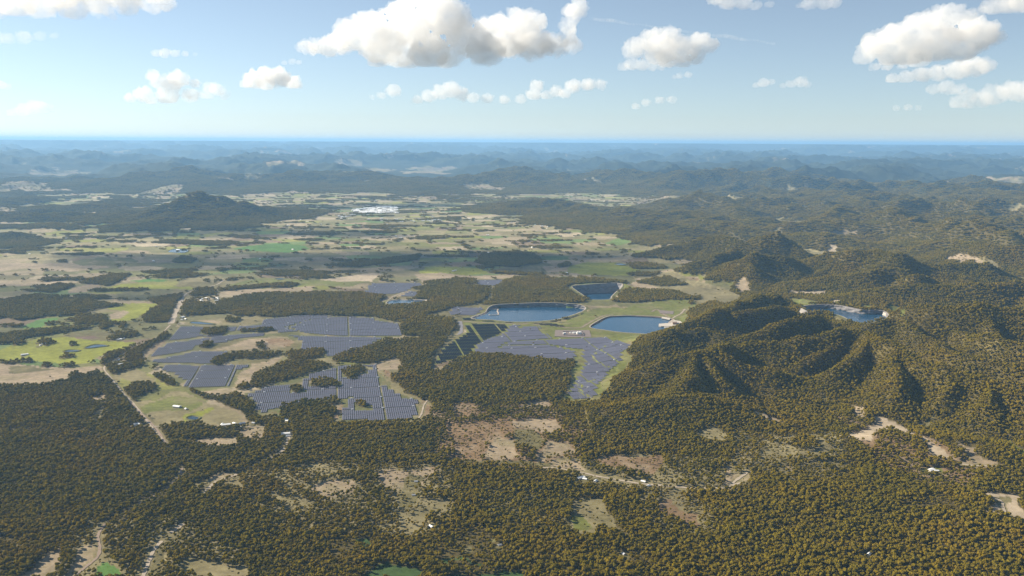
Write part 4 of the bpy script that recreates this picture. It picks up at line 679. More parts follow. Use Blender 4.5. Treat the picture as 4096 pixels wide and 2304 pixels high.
def forest(name, label, P, s, coll, nkinds):
    me = bpy.data.meshes.new(name); me.vertices.add(len(P)); me.vertices.foreach_set('co', P.astype(np.float32).ravel())
    tone = (.32+.42*fbm(P[:, 0], P[:, 1], 420, 3, 161)+.20*fbm(P[:, 0], P[:, 1], 90, 2, 162)).astype(np.float32)
    for an, ty, v in (('tree_tone', 'FLOAT', tone), ('tree_scale', 'FLOAT', s.astype(np.float32)), ('tree_turn', 'FLOAT', (rng.random(len(P))*6.283).astype(np.float32)), ('tree_kind', 'INT', rng.integers(0, nkinds, len(P)).astype(np.int32))):
        a_ = me.attributes.new(an, ty, 'POINT'); a_.data.foreach_set('value', v)
    o = link(name, me); tag(o, label, 'forest', kind='stuff')
    ng = bpy.data.node_groups.new(name, 'GeometryNodeTree')
    ng.interface.new_socket('Geometry', in_out='INPUT', socket_type='NodeSocketGeometry'); ng.interface.new_socket('Geometry', in_out='OUTPUT', socket_type='NodeSocketGeometry')
    N = ng.nodes; L = ng.links
    gi = N.new('NodeGroupInput'); go = N.new('NodeGroupOutput'); ip = N.new('GeometryNodeInstanceOnPoints'); ci = N.new('GeometryNodeCollectionInfo')
    ci.inputs[0].default_value = coll; ci.inputs['Separate Children'].default_value = True; ci.inputs['Reset Children'].default_value = True
    def attr(an, ty):
        q = N.new('GeometryNodeInputNamedAttribute'); q.data_type = ty; q.inputs['Name'].default_value = an; return q.outputs[0]
    cx = N.new('ShaderNodeCombineXYZ'); L.new(attr('tree_turn', 'FLOAT'), cx.inputs[2])
    L.new(gi.outputs[0], ip.inputs['Points']); L.new(ci.outputs[0], ip.inputs['Instance']); ip.inputs['Pick Instance'].default_value = True
    L.new(attr('tree_kind', 'INT'), ip.inputs['Instance Index']); L.new(cx.outputs[0], ip.inputs['Rotation']); L.new(attr('tree_scale', 'FLOAT'), ip.inputs['Scale'])
    L.new(ip.outputs[0], go.inputs[0])
    md = o.modifiers.new('trees', 'NODES'); md.node_group = ng
    return o
Pn, sn = tree_points(8.4, 1750, 5300, 34, .5, 1.22)
u, v, w_ = project(Pn[:, 0], Pn[:, 1], Pn[:, 2]+8)
infr = (u > 25) & (u < 4070) & (v > 1200) & (v < 2285)
order = np.argsort(np.where(infr, np.hypot(Pn[:, 0], Pn[:, 1]), 1e9))[:300]
keep = np.ones(len(Pn), bool); keep[order] = False
for q, i in enumerate(order):
    crown, trunk, both = TREES[q % 4]
    e = empty('gum_tree', Pn[i], rng.random()*6.28); e.scale = (sn[i],)*3
    tag(e, 'olive gum tree in the front row of forest along the bottom edge of the picture', 'tree', 'gum trees nearest to the camera')
    link('trunk', trunk, None, e); link('crown', crown, None, e)['tree_tone'] = .15+.25*float(rng.random())
forest('near_forest', 'dense olive brown eucalypt forest covering the foreground and the near hills', Pn[keep], sn[keep], protos['near'], 4)
Pm, sm = tree_points(17.5, 5300, 9200, 34, .8, 1.3)
forest('middle_forest', 'olive woods and copses around the solar farm and behind the reservoirs', Pm, sm, protos['mid'], 4)
Pf, sf = tree_points(33, 9200, 24000, 33, .8, 1.15)
forest('far_forest', 'dark blue green bushland on the distant plain and hills', Pf, sf, protos['far'], 4)
print('trees', len(Pn), len(Pm), len(Pf))

# ------------------------------------------------------------------ solar arrays
ROW_AZ = R(-11.0); RT = np.array([math.sin(ROW_AZ), math.cos(ROW_AZ)]); RS = np.array([math.cos(ROW_AZ), -math.sin(ROW_AZ)])
def row_mesh(name, width, tilt, m, h=1.9):
    """one tracker row of unit length: tilted slab with its torque tube"""
    c, s = math.cos(tilt), math.sin(tilt); V = []; F = []
    def slab(w, t, z0, y0, y1, tl):
        c_, s_ = math.cos(tl), math.sin(tl); i = len(V)
        for y in (y0, y1):
            for a_, b_ in ((-w/2, -t/2), (w/2, -t/2), (w/2, t/2), (-w/2, t/2)): V.append((a_*c_-b_*s_, y, z0+a_*s_+b_*c_))
        F.extend([[i+k for k in f] for f in ((0, 1, 2, 3), (7, 6, 5, 4), (4, 5, 1, 0), (5, 6, 2, 1), (6, 7, 3, 2), (7, 4, 0, 3))])
    slab(width, .12, h, -.5, .5, tilt); slab(.25, .25, h-.3, -.5, .5, 0)
    me = mesh_py(name, V, F); me.materials.append(m); me.materials.append(M['steel'])
    for p in me.polygons:
        if p.index >= 6: p.material_index = 1
    return me
ROW = row_mesh('panel_row', 7.4, R(16), M['panel']); ROWB = row_mesh('panel_row', 8.0, R(-4), M['panel_darkened'])
ROWN = row_mesh('panel_row', 6.7, R(16), M['panel'])
FIELDS = [
 # label, frame, outline, holes, row spacing, block depth, cross gap, black?
 ('near solar array of clear cut rows with four tree islands', 'D', [(1190, 165), (1330, 115), (1810, 103), (1860, 330), (1950, 410), (2060, 470), (2180, 545), (2200, 572), (2395, 590), (2405, 625), (2350, 850), (2000, 870), (1700, 888), (1700, 855), (1320, 875), (1340, 720), (1400, 700), (1410, 600), (1480, 575), (1480, 545), (1395, 545), (1395, 575), (1100, 590), (900, 600), (830, 600), (600, 660), (480, 700), (330, 725), (320, 760), (200, 775), (150, 650), (90, 580), (45, 505), (160, 470), (340, 400), (660, 378), (640, 420), (610, 500), (830, 490), (790, 385), (830, 330), (870, 240), (1000, 210)],
    [[(1310, 200), (1400, 150), (1600, 112), (1745, 130), (1745, 215), (1600, 250), (1540, 300), (1400, 300), (1360, 260)], [(880, 405), (900, 320), (1120, 290), (1280, 320), (1370, 370), (1360, 400)], [(1490, 625), (1690, 620), (1690, 665), (1765, 668), (1768, 740), (1525, 742), (1520, 680)]], 8.4, 165, 190, False),
 ('solar array in a blunt wedge beside the dirt road', 'Z1', [(320, 812), (530, 815), (545, 825), (650, 815), (1000, 812), (980, 825), (900, 850), (870, 880), (825, 982), (500, 992), (460, 965), (470, 935), (380, 870), (330, 865), (300, 850)], [], 8.4, 150, 170, False),
 ('short solar array just above the blunt wedge', 'Z1', [(510, 708), (770, 705), (825, 715), (810, 730), (740, 738), (700, 760), (680, 775), (660, 800), (600, 805), (540, 796), (280, 796), (215, 785), (230, 768), (290, 765), (360, 745), (450, 735), (500, 718)], [], 8.8, 150, 190, False),
 ('long tapering solar array along the left edge of the farm', 'Z1', [(420, 630), (640, 600), (900, 570), (1110, 560), (1100, 582), (900, 602), (820, 622), (780, 636), (640, 642), (550, 662), (530, 690), (420, 716), (200, 748), (300, 660), (320, 645)], [], 8.8, 170, 240, False),
 ('solar array behind the oval grove at the top left of the farm', 'Z1', [(450, 503), (560, 508), (650, 515), (800, 515), (1090, 495), (1100, 455), (1200, 440), (1330, 425), (1480, 415), (1640, 424), (1560, 445), (1470, 450), (1370, 480), (1265, 512), (1370, 546), (1220, 556), (1180, 528), (880, 540), (810, 560), (600, 583), (520, 600), (420, 612), (345, 618), (400, 560)], [[(600, 570), (620, 530), (700, 515), (810, 517), (820, 555), (740, 590), (640, 592)]], 9.2, 190, 330, False),
 ('broad solar array along the edge of the large wood', 'Z1', [(1315, 512), (1400, 474), (1480, 452), (1640, 434), (1800, 431), (1950, 441), (2000, 465), (2140, 480), (2170, 510), (2185, 550), (2180, 580), (1900, 582), (1700, 580), (1550, 570), (1400, 555)], [], 9.2, 190, 330, False),
 ('solar array tapering down into the central forest', 'Z1', [(1300, 576), (1400, 580), (1550, 587), (1900, 592), (2040, 597), (1950, 640), (1890, 680), (1830, 710), (1640, 745), (1590, 740), (1600, 715), (1560, 695), (1400, 688), (1390, 670), (1400, 640), (1380, 602)], [], 9.0, 170, 330, False),
 ('distant solar array beyond the pond and the wood', 'Z1', [(1950, 164), (2340, 163), (2345, 185), (2260, 202), (2240, 226), (2130, 250), (2050, 250), (1900, 240), (1930, 200)], [], 10.5, 170, 260, False),
 ('small oval solar array above the pond', 'Z1', [(2250, 231), (2420, 236), (2440, 260), (2400, 272), (2190, 268), (2220, 246)], [], 10.5, 130, 300, False),
 ('smallest solar array at the farthest edge of the woods', 'Z2', [(490, 167), (720, 161), (700, 200), (640, 218), (500, 208)], [], 10.5, 130, 300, False),
 ('small square solar array left of the wide reservoir', 'Z2', [(240, 416), (545, 419), (510, 460), (470, 497), (240, 490)], [], 9.6, 110, 150, False),
 ('black solar array on the slope left of the grey panels', 'K', [(415, 172), (550, 172), (840, 180), (918, 208), (880, 250), (820, 300), (690, 350), (500, 440), (465, 500), (480, 530), (290, 605), (20, 682), (40, 620), (75, 510), (180, 430), (280, 370), (370, 315), (440, 265), (400, 210)], [], 9.0, 78, 150, True),
 ('thin black strip of panels under the reservoir dam', 'K', [(350, 110), (430, 85), (520, 100), (720, 115), (900, 140), (1050, 148), (1300, 145), (1520, 125), (1700, 90), (1850, 40), (1870, 48), (1740, 96), (1530, 150), (1200, 166), (1060, 168), (840, 156), (600, 145), (480, 132), (360, 128)], [], 9.0, 60, 190, True),
 ('small black run of panels below the green dam face', 'K', [(1180, 168), (1360, 166), (1500, 175), (1630, 208), (1600, 214), (1400, 196)], [], 9.0, 60, 190, True),
 ('grey solar array under the gravel pad', 'K', [(950, 190), (1050, 192), (1070, 250), (1110, 205), (1260, 200), (1340, 210), (1300, 250), (1330, 300), (1400, 300), (1470, 330), (1500, 362), (1340, 362), (1170, 378), (1030, 382), (1030, 400), (880, 405), (870, 425), (810, 440), (800, 520), (830, 548), (650, 542), (515, 530), (515, 450), (620, 385), (720, 345), (820, 325), (900, 270)], [], 8.8, 130, 230, False),
 ('rounded grey solar array in the middle against the forest', 'K', [(830, 452), (1050, 450), (1410, 440), (1540, 470), (1680, 500), (1760, 520), (1765, 560), (1745, 622), (1560, 625), (1400, 612), (1110, 590), (860, 555), (815, 510)], [], 8.8, 150, 260, False),
 ('grey solar array narrowing to a tail beside the hill', 'K', [(870, 440), (930, 410), (1040, 395), (1340, 370), (1690, 365), (1860, 350), (2070, 338), (2140, 350), (2300, 392), (2440, 420), (2445, 490), (2300, 545), (2365, 600), (2290, 690), (2200, 755), (2160, 800), (2090, 890), (2010, 960), (2030, 1050), (1990, 1105), (1850, 1115), (1690, 1115), (1680, 1075), (1740, 960), (1790, 860), (1850, 760), (1900, 660), (1850, 580), (1880, 540), (1830, 490), (1700, 480), (1560, 450), (1410, 430)], [[(2240, 430), (2300, 430), (2300, 455), (2250, 450)]], 8.8, 150, 235, False),
]
def t_spans(st, polys, s):
    ts = []
    for P in polys:
        for i in range(len(P)):
            s1, t1 = P[i-1]; s2, t2 = P[i]
            if (s1 > s) != (s2 > s): ts.append(t1+(t2-t1)*(s-s1)/(s2-s1))
    ts.sort(); return list(zip(ts[::2], ts[1::2]))
inverter_spots = []
for label, fr, pts, holes, sp, depth, gap, darkened in FIELDS:
    polys = []
    for P in [pts]+holes:
        g = hit(fr, P); polys.append(np.stack([g@RS, g@RT], 1))
    s0, s1 = polys[0][:, 0].min(), polys[0][:, 0].max(); t0 = polys[0][:, 1].min()
    base = RS*(s0+s1)/2+RT*polys[0][:, 1].mean(); bz = float(sample(Z, base[:1], base[1:])[0])
    e = empty('solar_array', (base[0], base[1], bz), -ROW_AZ); tag(e, label, 'solar array', 'solar arrays of the farm')
    segs = []; grp = 3; k = 0; s = s0+sp*.5
    while s < s1:
        blk = int((s-s0)//gap)
        if (s-s0)-blk*gap > (13 if darkened else 7) or blk == 0:
            sq = s0+(math.floor((s-s0)/(sp*grp))+.5)*sp*grp       # stepped edges: rows of a block share their ends
            for (a_, b_) in t_spans(None, polys, sq):
                m0 = int(math.floor((a_-t0)/depth))
                while t0+m0*depth < b_:
                    lo = max(a_, t0+m0*depth+(4.5 if darkened else 3.2)); hi = min(b_, t0+(m0+1)*depth-(4.5 if darkened else 3.2))
                    if hi-lo > 14:
                        mid = (lo+hi)/2 if hi-lo > 90 and not darkened else None
                        for (p, q) in ([(lo, hi)] if mid is None else [(lo, mid-1.2), (mid+1.2, hi)]): segs.append((s, p, q))
                        if k % 15 == 7 and not darkened and hi-lo > 50: inverter_spots.append((RS*(s+sp*.5)+RT*(hi+3.2), label))
                    m0 += 1
        s += sp; k += 1
    rm = ROWB if darkened else (ROWN if fr == 'D' else ROW)
    A = np.array([(RS*s+RT*p) for s, p, q in segs]); B = np.array([(RS*s+RT*q) for s, p, q in segs])
    za = sample(Z, A[:, 0], A[:, 1]); zb = sample(Z, B[:, 0], B[:, 1]); L = np.hypot(*(B-A).T)
    big = np.argsort(-L/np.hypot(A[:, 0], A[:, 1]))[:300]; rest = np.setdiff1d(np.arange(len(L)), big)
    rv = np.array([v_.co for v_ in rm.vertices]); rf = [list(p.vertices) for p in rm.polygons]; rmi = [p.material_index for p in rm.polygons]
    cs_, sn_ = math.cos(ROW_AZ), math.sin(ROW_AZ)
    for i in big:
        c = (A[i]+B[i])/2-base; lx, ly = c@RS, c@RT
        o = link('panel_row', rm, None, e); o.location = (lx, ly, (za[i]+zb[i])/2-bz); o.scale = (1, L[i], 1); o.rotation_euler = (math.atan2(zb[i]-za[i], L[i]), 0, 0)
    if len(rest):
        V = []; F = []; MI = []
        for i in rest:
            c = (A[i]+B[i])/2-base; lx, ly = c@RS, c@RT; o_ = len(V)
            V += [(lx+p[0], ly+p[1]*L[i], (za[i]+zb[i])/2-bz+p[2]+p[1]*(zb[i]-za[i])) for p in rv]; F += [[o_+q for q in f] for f in rf]; MI += rmi
        me = mesh_py('panel_rows', V, F); me.materials.append(rm.materials[0]); me.materials.append(M['steel']); me.polygons.foreach_set('material_index', MI)
        o = link('panel_rows', me, None, e); tag(o, kind='stuff')
    print('field', label, len(segs))

# inverter stations along the service tracks
inv_body = boxes('inverter_body', [(0, 0, .3, 9.0, 3.4, 3.6), (0, 0, 0, 9.4, 3.8, .3)]); inv_body.materials.append(M['white'])
inv_trf = boxes('transformer', [(0, 0, .2, 2.4, 2.6, 2.4), (-.6, 0, 2.6, .3, .3, .7), (.6, 0, 2.6, .3, .3, .7), (1.5, 0, .5, .5, 2.2, 1.8)]); inv_trf.materials.append(M['roof_grey'])
for p, lab in inverter_spots:
    e = empty('inverter_station', (p[0], p[1], float(sample(Z, p[:1], p[1:])[0])+.2), -ROW_AZ)
    tag(e, 'white inverter cabin in the '+' '.join(lab.split(' with ')[0].split()[:11]), 'inverter', 'inverters of the '+lab.split(' with ')[0])
    link('cabin', inv_body, None, e); link('transformer', inv_trf, None, e, (6.4, 0, 0))
print('inverters', len(inverter_spots))

# ------------------------------------------------------------------ works around the reservoirs
def gpt(fr, u, v):
    p = hit(fr, [(u, v)])[0]; return Vector((p[0], p[1], float(sample(Z, p[:1], p[1:])[0])))
def sheet(name, fr, pts, m, label, dz=1.0, thick=3.0, z=None, cat='pad', kind='structure'):
    g = hit(fr, pts) if z is None else G(fr, pts, z); k = len(g)
    zt = (sample(Z, g[:, 0], g[:, 1])+dz) if z is None else np.full(k, z)
    zt = np.full(k, zt.max()) if z is None else zt
    V = [(g[i, 0], g[i, 1], zt[i]) for i in range(k)]+[(g[i, 0], g[i, 1], zt[i]-thick) for i in range(k)]
    F = [list(range(k))]+[[i, (i+1) % k, k+(i+1) % k, k+i] for i in range(k)]
    o = link(name, mesh_py(name, V, F), m); tag(o, label, cat, kind=kind); return o, zt.max()
pad, zp = sheet('gravel_pad', 'Z8', [(940, 590), (1340, 590), (1365, 668), (1130, 672), (930, 664)], M['gravel'], 'brown gravel pad of the substation between panels and reservoir')
cab_body = boxes('cabin_body', [(0, 0, .4, 16, 7, 6.0), (0, 0, 0, 16.4, 7.4, .4)]); cab_body.materials.append(M['white'])
cab_roof = boxes('cabin_roof', [(0, 0, 6.4, 17, 8, .5), (-4, 0, 6.9, 3, 3, 1.2), (4, 0, 6.9, 3, 3, 1.2)]); cab_roof.materials.append(M['roof_white'])
for (u_, v_, sc_, lb) in ((1048, 634, 1.0, 'leftmost white switchroom on the gravel substation pad'), (1122, 624, .8, 'small white switchroom second from the left on the substation pad'), (1163, 628, 1.1, 'white switchroom third from the left on the substation pad'), (1218, 634, 1.7, 'largest white switchroom at the right of the substation pad')):
    p = gpt('Z8', u_, v_); e = empty('switchroom', (p.x, p.y, zp+.1), -ROW_AZ); e.scale = (sc_, sc_*1.3, sc_); tag(e, lb, 'switchroom', 'switchrooms on the gravel pad')
    link('cabin_body', cab_body, None, e); link('cabin_roof', cab_roof, None, e)
fp = [gpt('Z8', *q) for q in ((1032, 612), (1262, 612), (1278, 656), (1036, 652))]
fe = empty('substation_fence', (fp[0].x, fp[0].y, zp)); tag(fe, 'dark wire fence round the white substation cabins', 'fence')
for i in range(4):
    a_, b_ = fp[i], fp[(i+1) % 4]; d_ = b_-a_; n_ = max(2, int(d_.length//18))
    me = boxes('fence_panel', [(0, 0, .2, d_.length, .25, 3.2)]); me.materials.append(M['asphalt'])
    o = link('fence_panel', me, None, fe, ((a_+b_)/2-fp[0]+Vector((0, 0, 0)))); o.location.z = .1; o.rotation_euler = (0, 0, math.atan2(d_.y, d_.x))
post = boxes('post', [(0, 0, 0, .6, .6, 4.2)]); post.materials.append(M['steel'])
for i in range(4): o = link('post', post, None, fe, fp[i]-fp[0]); o.location.z = .1
# gantry of the substation
ge = empty('substation_gantry', (*(fp[2]*.55+fp[1]*.45).xy, zp), -ROW_AZ); tag(ge, 'thin steel busbar gantry at the right end of the substation', 'gantry')
for x_ in (-9, 0, 9): link('post', boxes('post', [(0, 0, 0, .8, .8, 11)]), M['steel'], ge, (x_, 0, 0))
link('beam', boxes('beam', [(0, 0, 10.6, 20, 1.0, .8)]), M['steel'], ge)
# intake works of the right reservoir
sheet('concrete_apron', 'Z8', [(2330, 470), (2440, 485), (2380, 530), (2310, 540), (2300, 500)], M['concrete'], 'pale concrete apron at the right end of the straight sided reservoir', z=2.6, thick=9)
je = empty('intake_jetty', (*G('Z8', [(2240, 535)], 1.5)[0], -8)); tag(je, 'concrete intake jetty with a tower reaching into the right reservoir', 'jetty')
j0 = G('Z8', [(2240, 535)], 1.5)[0]
def jpart(name, pts, zt, zb, m):
    g = G('Z8', pts, zt)-j0; k = len(g)
    V = [(g[i, 0], g[i, 1], zt+8) for i in range(k)]+[(g[i, 0], g[i, 1], zb+8) for i in range(k)]
    link(name, mesh_py(name, V, [list(range(k))]+[[i, (i+1) % k, k+(i+1) % k, k+i] for i in range(k)]), m, je)
jpart('deck', [(2155, 512), (2230, 505), (2360, 498), (2370, 522), (2300, 540), (2180, 540), (2150, 535)], 1.8, -8, M['concrete'])
jpart('gate_tower', [(2312, 488), (2366, 486), (2368, 506), (2318, 508)], 9.5, 1.8, M['brown'])
jpart('lower_deck', [(2215, 545), (2250, 530), (2310, 532), (2310, 552), (2225, 556)], -.6, -8, M['concrete'])
jpart('ramp', [(2260, 500), (2300, 465), (2330, 470), (2310, 505)], 2.2, -8, M['palerock'])
be = sheet('bridge_deck', 'Z8', [(2190, 430), (2290, 446), (2280, 460), (2185, 440)], M['concrete'], 'flat concrete sill at the far right corner of the straight sided reservoir', z=4.2, thick=5, cat='sill', kind=None)
sheet('gravel_yard', 'Z8', [(2150, 356), (2330, 368), (2320, 402), (2170, 392)], M['gravel'], 'brown gravel yard on the grass above the right reservoir')
# sediment bay in the left corner of the wide reservoir
be = empty('rubble_causeway', (*G('Z8', [(220, 380)], -3)[0], -9)); tag(be, 'pale rubble causeway boxing in a corner of the wide reservoir', 'causeway')
b0 = G('Z8', [(220, 380)], -3)[0]
cp = G('Z8', [(165, 350), (190, 340), (272, 340), (262, 362), (276, 385), (270, 408), (175, 410), (165, 405)], -3)
for i in range(len(cp)-1):
    a_, b_ = cp[i]-b0, cp[i+1]-b0; d_ = b_-a_; ln = math.hypot(*d_); V = []; F = []; nn = 8
    ex = d_/ln; ey = np.array([-ex[1], ex[0]])
    for q in range(nn+1):
        for (o_, h_) in ((-7, 0), (-3, 6.6), (3, 6.6), (7, 0)):
            pp = a_+d_*q/nn+ey*(o_+(rng.random()-.5)*1.8); V.append((pp[0], pp[1], h_+(rng.random()-.5)*1.0 if h_ else 0))
    for q in range(nn): F += [[q*4+t, q*4+t+1, (q+1)*4+t+1, (q+1)*4+t] for t in range(3)]
    link('causeway_arm', mesh_py('causeway_arm', V, F), M['palerock'], be)
# hilltop reservoir: spillway wedge and two lit concrete ramps
def wedge(name, fr, pts, zs, m, label, cat):
    g = [np.append(G(fr, [p], z_)[0], z_) for p, z_ in zip(pts, zs)]; c = np.mean(g, 0); V = [tuple(q-c) for q in g]+[tuple(q-c-np.array([-4, 14, 8])) for q in g]; k = len(g)
    o = link(name, mesh_py(name, V, [list(range(k))]+[[i, (i+1) % k, k+(i+1) % k, k+i] for i in range(k)]+[list(range(2*k-1, k-1, -1))]), m, None, c); tag(o, label, cat); return o
wedge('spillway', 'Z9', [(322, 270), (345, 270), (450, 325), (420, 340), (370, 350), (295, 340)], [114, 114, 104, 101, 99, 99], M['concrete'], 'bright white spillway face at the left end of the hilltop reservoir', 'spillway')
wedge('concrete_ramp', 'Z9', [(1540, 290), (1620, 295), (1590, 350), (1570, 382), (1515, 378)], [113, 113, 98, 89, 89], M['concrete'], 'lit concrete ramp stepping down the middle of the hilltop reservoir bank', 'ramp')
wedge('concrete_ramp', 'Z9', [(2030, 352), (2200, 418), (2180, 436), (2110, 446), (2000, 400)], [102, 97, 94, 92, 91], M['concrete'], 'broad lit concrete ramp at the right end of the hilltop reservoir', 'ramp')
# farm dams
for fr, pts, lb in (('Z4', [(1512, 878), (1530, 868), (1580, 868), (1640, 876), (1700, 886), (1640, 888), (1560, 884)], 'dark crescent farm dam above the solar farm'), ('Z4', [(680, 1076), (720, 1058), (780, 1048), (850, 1058), (790, 1066), (730, 1074)], 'larger dark farm dam in the bright green meadow'),
                    ('Z4', [(512, 1104), (560, 1092), (625, 1096), (590, 1104)], 'smaller dark farm dam in the bright green meadow'), ('Z4', [(1252, 1292), (1270, 1278), (1312, 1292), (1290, 1300)], 'small blue farm dam beside the creek trees'), ('Z5', [(1290, 300), (1320, 285), (1365, 295), (1340, 308)], 'small dry farm dam in the near green paddock'), ('F', [(424, 634), (440, 627), (472, 629), (462, 636)], 'pale farm dam on the left plain'),
                    ('Z1', [(1190, 132), (1230, 126), (1262, 130), (1225, 136)], 'far blue farm dam beyond the big wood'), ('Z2', [(1780, 18), (1830, 10), (1880, 20), (1830, 28)], 'far blue farm dam near the green paddock')):
    g = smooth_closed(hit(fr, pts), 4); k = len(g); zg = sample(Z, g[:, 0], g[:, 1])
    e = empty('farm_dam', (*g.mean(0), float(zg.max()))); tag(e, lb, 'dam', 'farm dams'); c = g.mean(0)
    o2 = offset(g, np.full(k, 7.0)); o3 = offset(g, np.full(k, 15.0)); z3 = sample(Z, o3[:, 0], o3[:, 1])-zg.max()-.6
    link('water', mesh_py('water', [(*(p-c), 1.0) for p in g], [list(range(k))]), M['darkwater'], e)
    V = [(*(g[i]-c), .6) for i in range(k)]+[(*(o2[i]-c), 3.6) for i in range(k)]+[(*(o3[i]-c), z3[i]) for i in range(k)]
    link('bank', mesh_py('bank', V, [[s_*k+i, s_*k+(i+1) % k, (s_+1)*k+(i+1) % k, (s_+1)*k+i] for s_ in (0, 1) for i in range(k)]), M['grassbank'], e)

# ------------------------------------------------------------------ buildings
def house_meshes(L_, w_, h_, rh, roofm, ov=.6):
    x, y = L_/2, w_/2
    wall = mesh_py('wall', [(-x, -y, -2), (x, -y, -2), (x, y, -2), (-x, y, -2), (-x, -y, h_), (x, -y, h_), (x, y, h_), (-x, y, h_), (-x, 0, h_+rh-.1), (x, 0, h_+rh-.1)], [[0, 1, 5, 4], [2, 3, 7, 6], [1, 2, 6, 9, 5], [3, 0, 4, 8, 7]])
    wall.materials.append(M['wall']); X_, Y_ = x+ov, y+ov; hz = h_-ov*rh/y
    roof = mesh_py('roof', [(-X_, -Y_, hz), (X_, -Y_, hz), (X_, 0, h_+rh), (-X_, 0, h_+rh), (X_, Y_, hz), (-X_, Y_, hz), (-X_, -Y_, hz-.25), (X_, -Y_, hz-.25), (X_, 0, h_+rh-.25), (-X_, 0, h_+rh-.25), (X_, Y_, hz-.25), (-X_, Y_, hz-.25)], [[0, 1, 2, 3], [3, 2, 4, 5], [7, 6, 9, 8], [8, 9, 11, 10], [0, 6, 7, 1], [4, 10, 11, 5], [1, 7, 8, 2], [2, 8, 10, 4], [3, 9, 6, 0], [5, 11, 9, 3]])
    roof.materials.append(roofm); return wall, roof
HK = {'house': house_meshes(17, 10, 3.2, 2.6, M['roof_white']), 'shed': house_meshes(30, 16, 5, 2.4, M['roof_white']), 'cottage': house_meshes(12, 9, 3, 2.4, M['roof_grey']), 'hall': house_meshes(64, 30, 7, 1.2, M['roof_white'])}
def building(kind, p, rz, label, cat, group=None, s=1.0, name=None):
    e = empty(name or {'house': 'farm_house', 'shed': 'farm_shed', 'cottage': 'cottage', 'hall': 'warehouse'}[kind], p, rz); e.scale = (s,)*3; tag(e, label, cat, group)
    link('wall', HK[kind][0], None, e); link('roof', HK[kind][1], None, e); return e
for i, (kd, fr, u_, v_, lb) in enumerate(PLACES):
    building(kd, gpt(fr, u_, v_), rng.random()*3.1, lb, {'house': 'house', 'shed': 'shed', 'cottage': 'cottage', 'hall': 'shed'}[kd], 'farm buildings among the paddocks', .9 if fr in ('Z6', 'Z7') else 1.1)
for i in range(26):
    q = gpt('Z1', 500+290*rng.random(), 282+58*rng.random()); building(('house', 'cottage', 'shed')[i % 3], q, rng.random()*3.1, 'pale house of the small village in the trees by the dirt road', 'house', 'village houses in the trees', 1.0, 'village_house')
# the town far out on the plain
for i in range(230):
    if i < 130: u_, v_ = 700+550*rng.random(), 158+82*rng.random(); v_ = max(v_, 160+(1000-u_)*.12); kd = 'hall'; s_ = 1.5+.7*rng.random()
    elif i < 180: u_, v_ = 480+500*rng.random(), 190+120*rng.random(); v_ = 300-(u_-480)*.22+rng.normal()*18; kd = ('hall', 'shed')[i % 2]; s_ = 1.1
    else: u_, v_ = 1000+850*rng.random(), 325+rng.normal()*12; kd = 'shed'; s_ = 1.2
    building(kd, gpt('T', u_, v_), -ROW_AZ+(rng.random()-.5)*.3+(1.57 if i % 3 == 0 else 0), 'white roofed building of the bright town out on the plain', 'building', 'buildings of the far town', s_, 'town_building')
for i in range(60):
    q = gpt('F', 60+1500*rng.random(), 490+170*rng.random())
    if float(sample(HH, [q.x], [q.y])[0]) > 25: continue
    building(('shed', 'house', 'shed')[i % 3], q, rng.random()*3.1, 'tiny white farm shed scattered on the hazy far plain', 'shed', 'farm sheds scattered on the far plain', 1.2)

# ------------------------------------------------------------------ haze
hz = link('haze', boxes('haze', [(0, 60000, -160, 560000, 460000, 160+CAM_H+260)])); tag(hz, 'thin blue haze over the whole country', 'haze', kind='stuff')
hm = bpy.data.materials.new('haze'); hm.use_nodes = True; hm.node_tree.nodes.remove(hm.node_tree.nodes['Principled BSDF'])
pv = hm.node_tree.nodes.new('ShaderNodeVolumePrincipled'); pv.inputs['Color'].default_value = (.33, .62, 1.0, 1); pv.inputs['Density'].default_value = 1.85e-5; pv.inputs['Anisotropy'].default_value = .15
hm.node_tree.links.new(pv.outputs[0], hm.node_tree.nodes['Material Output'].inputs['Volume']); hz.data.materials.append(hm)

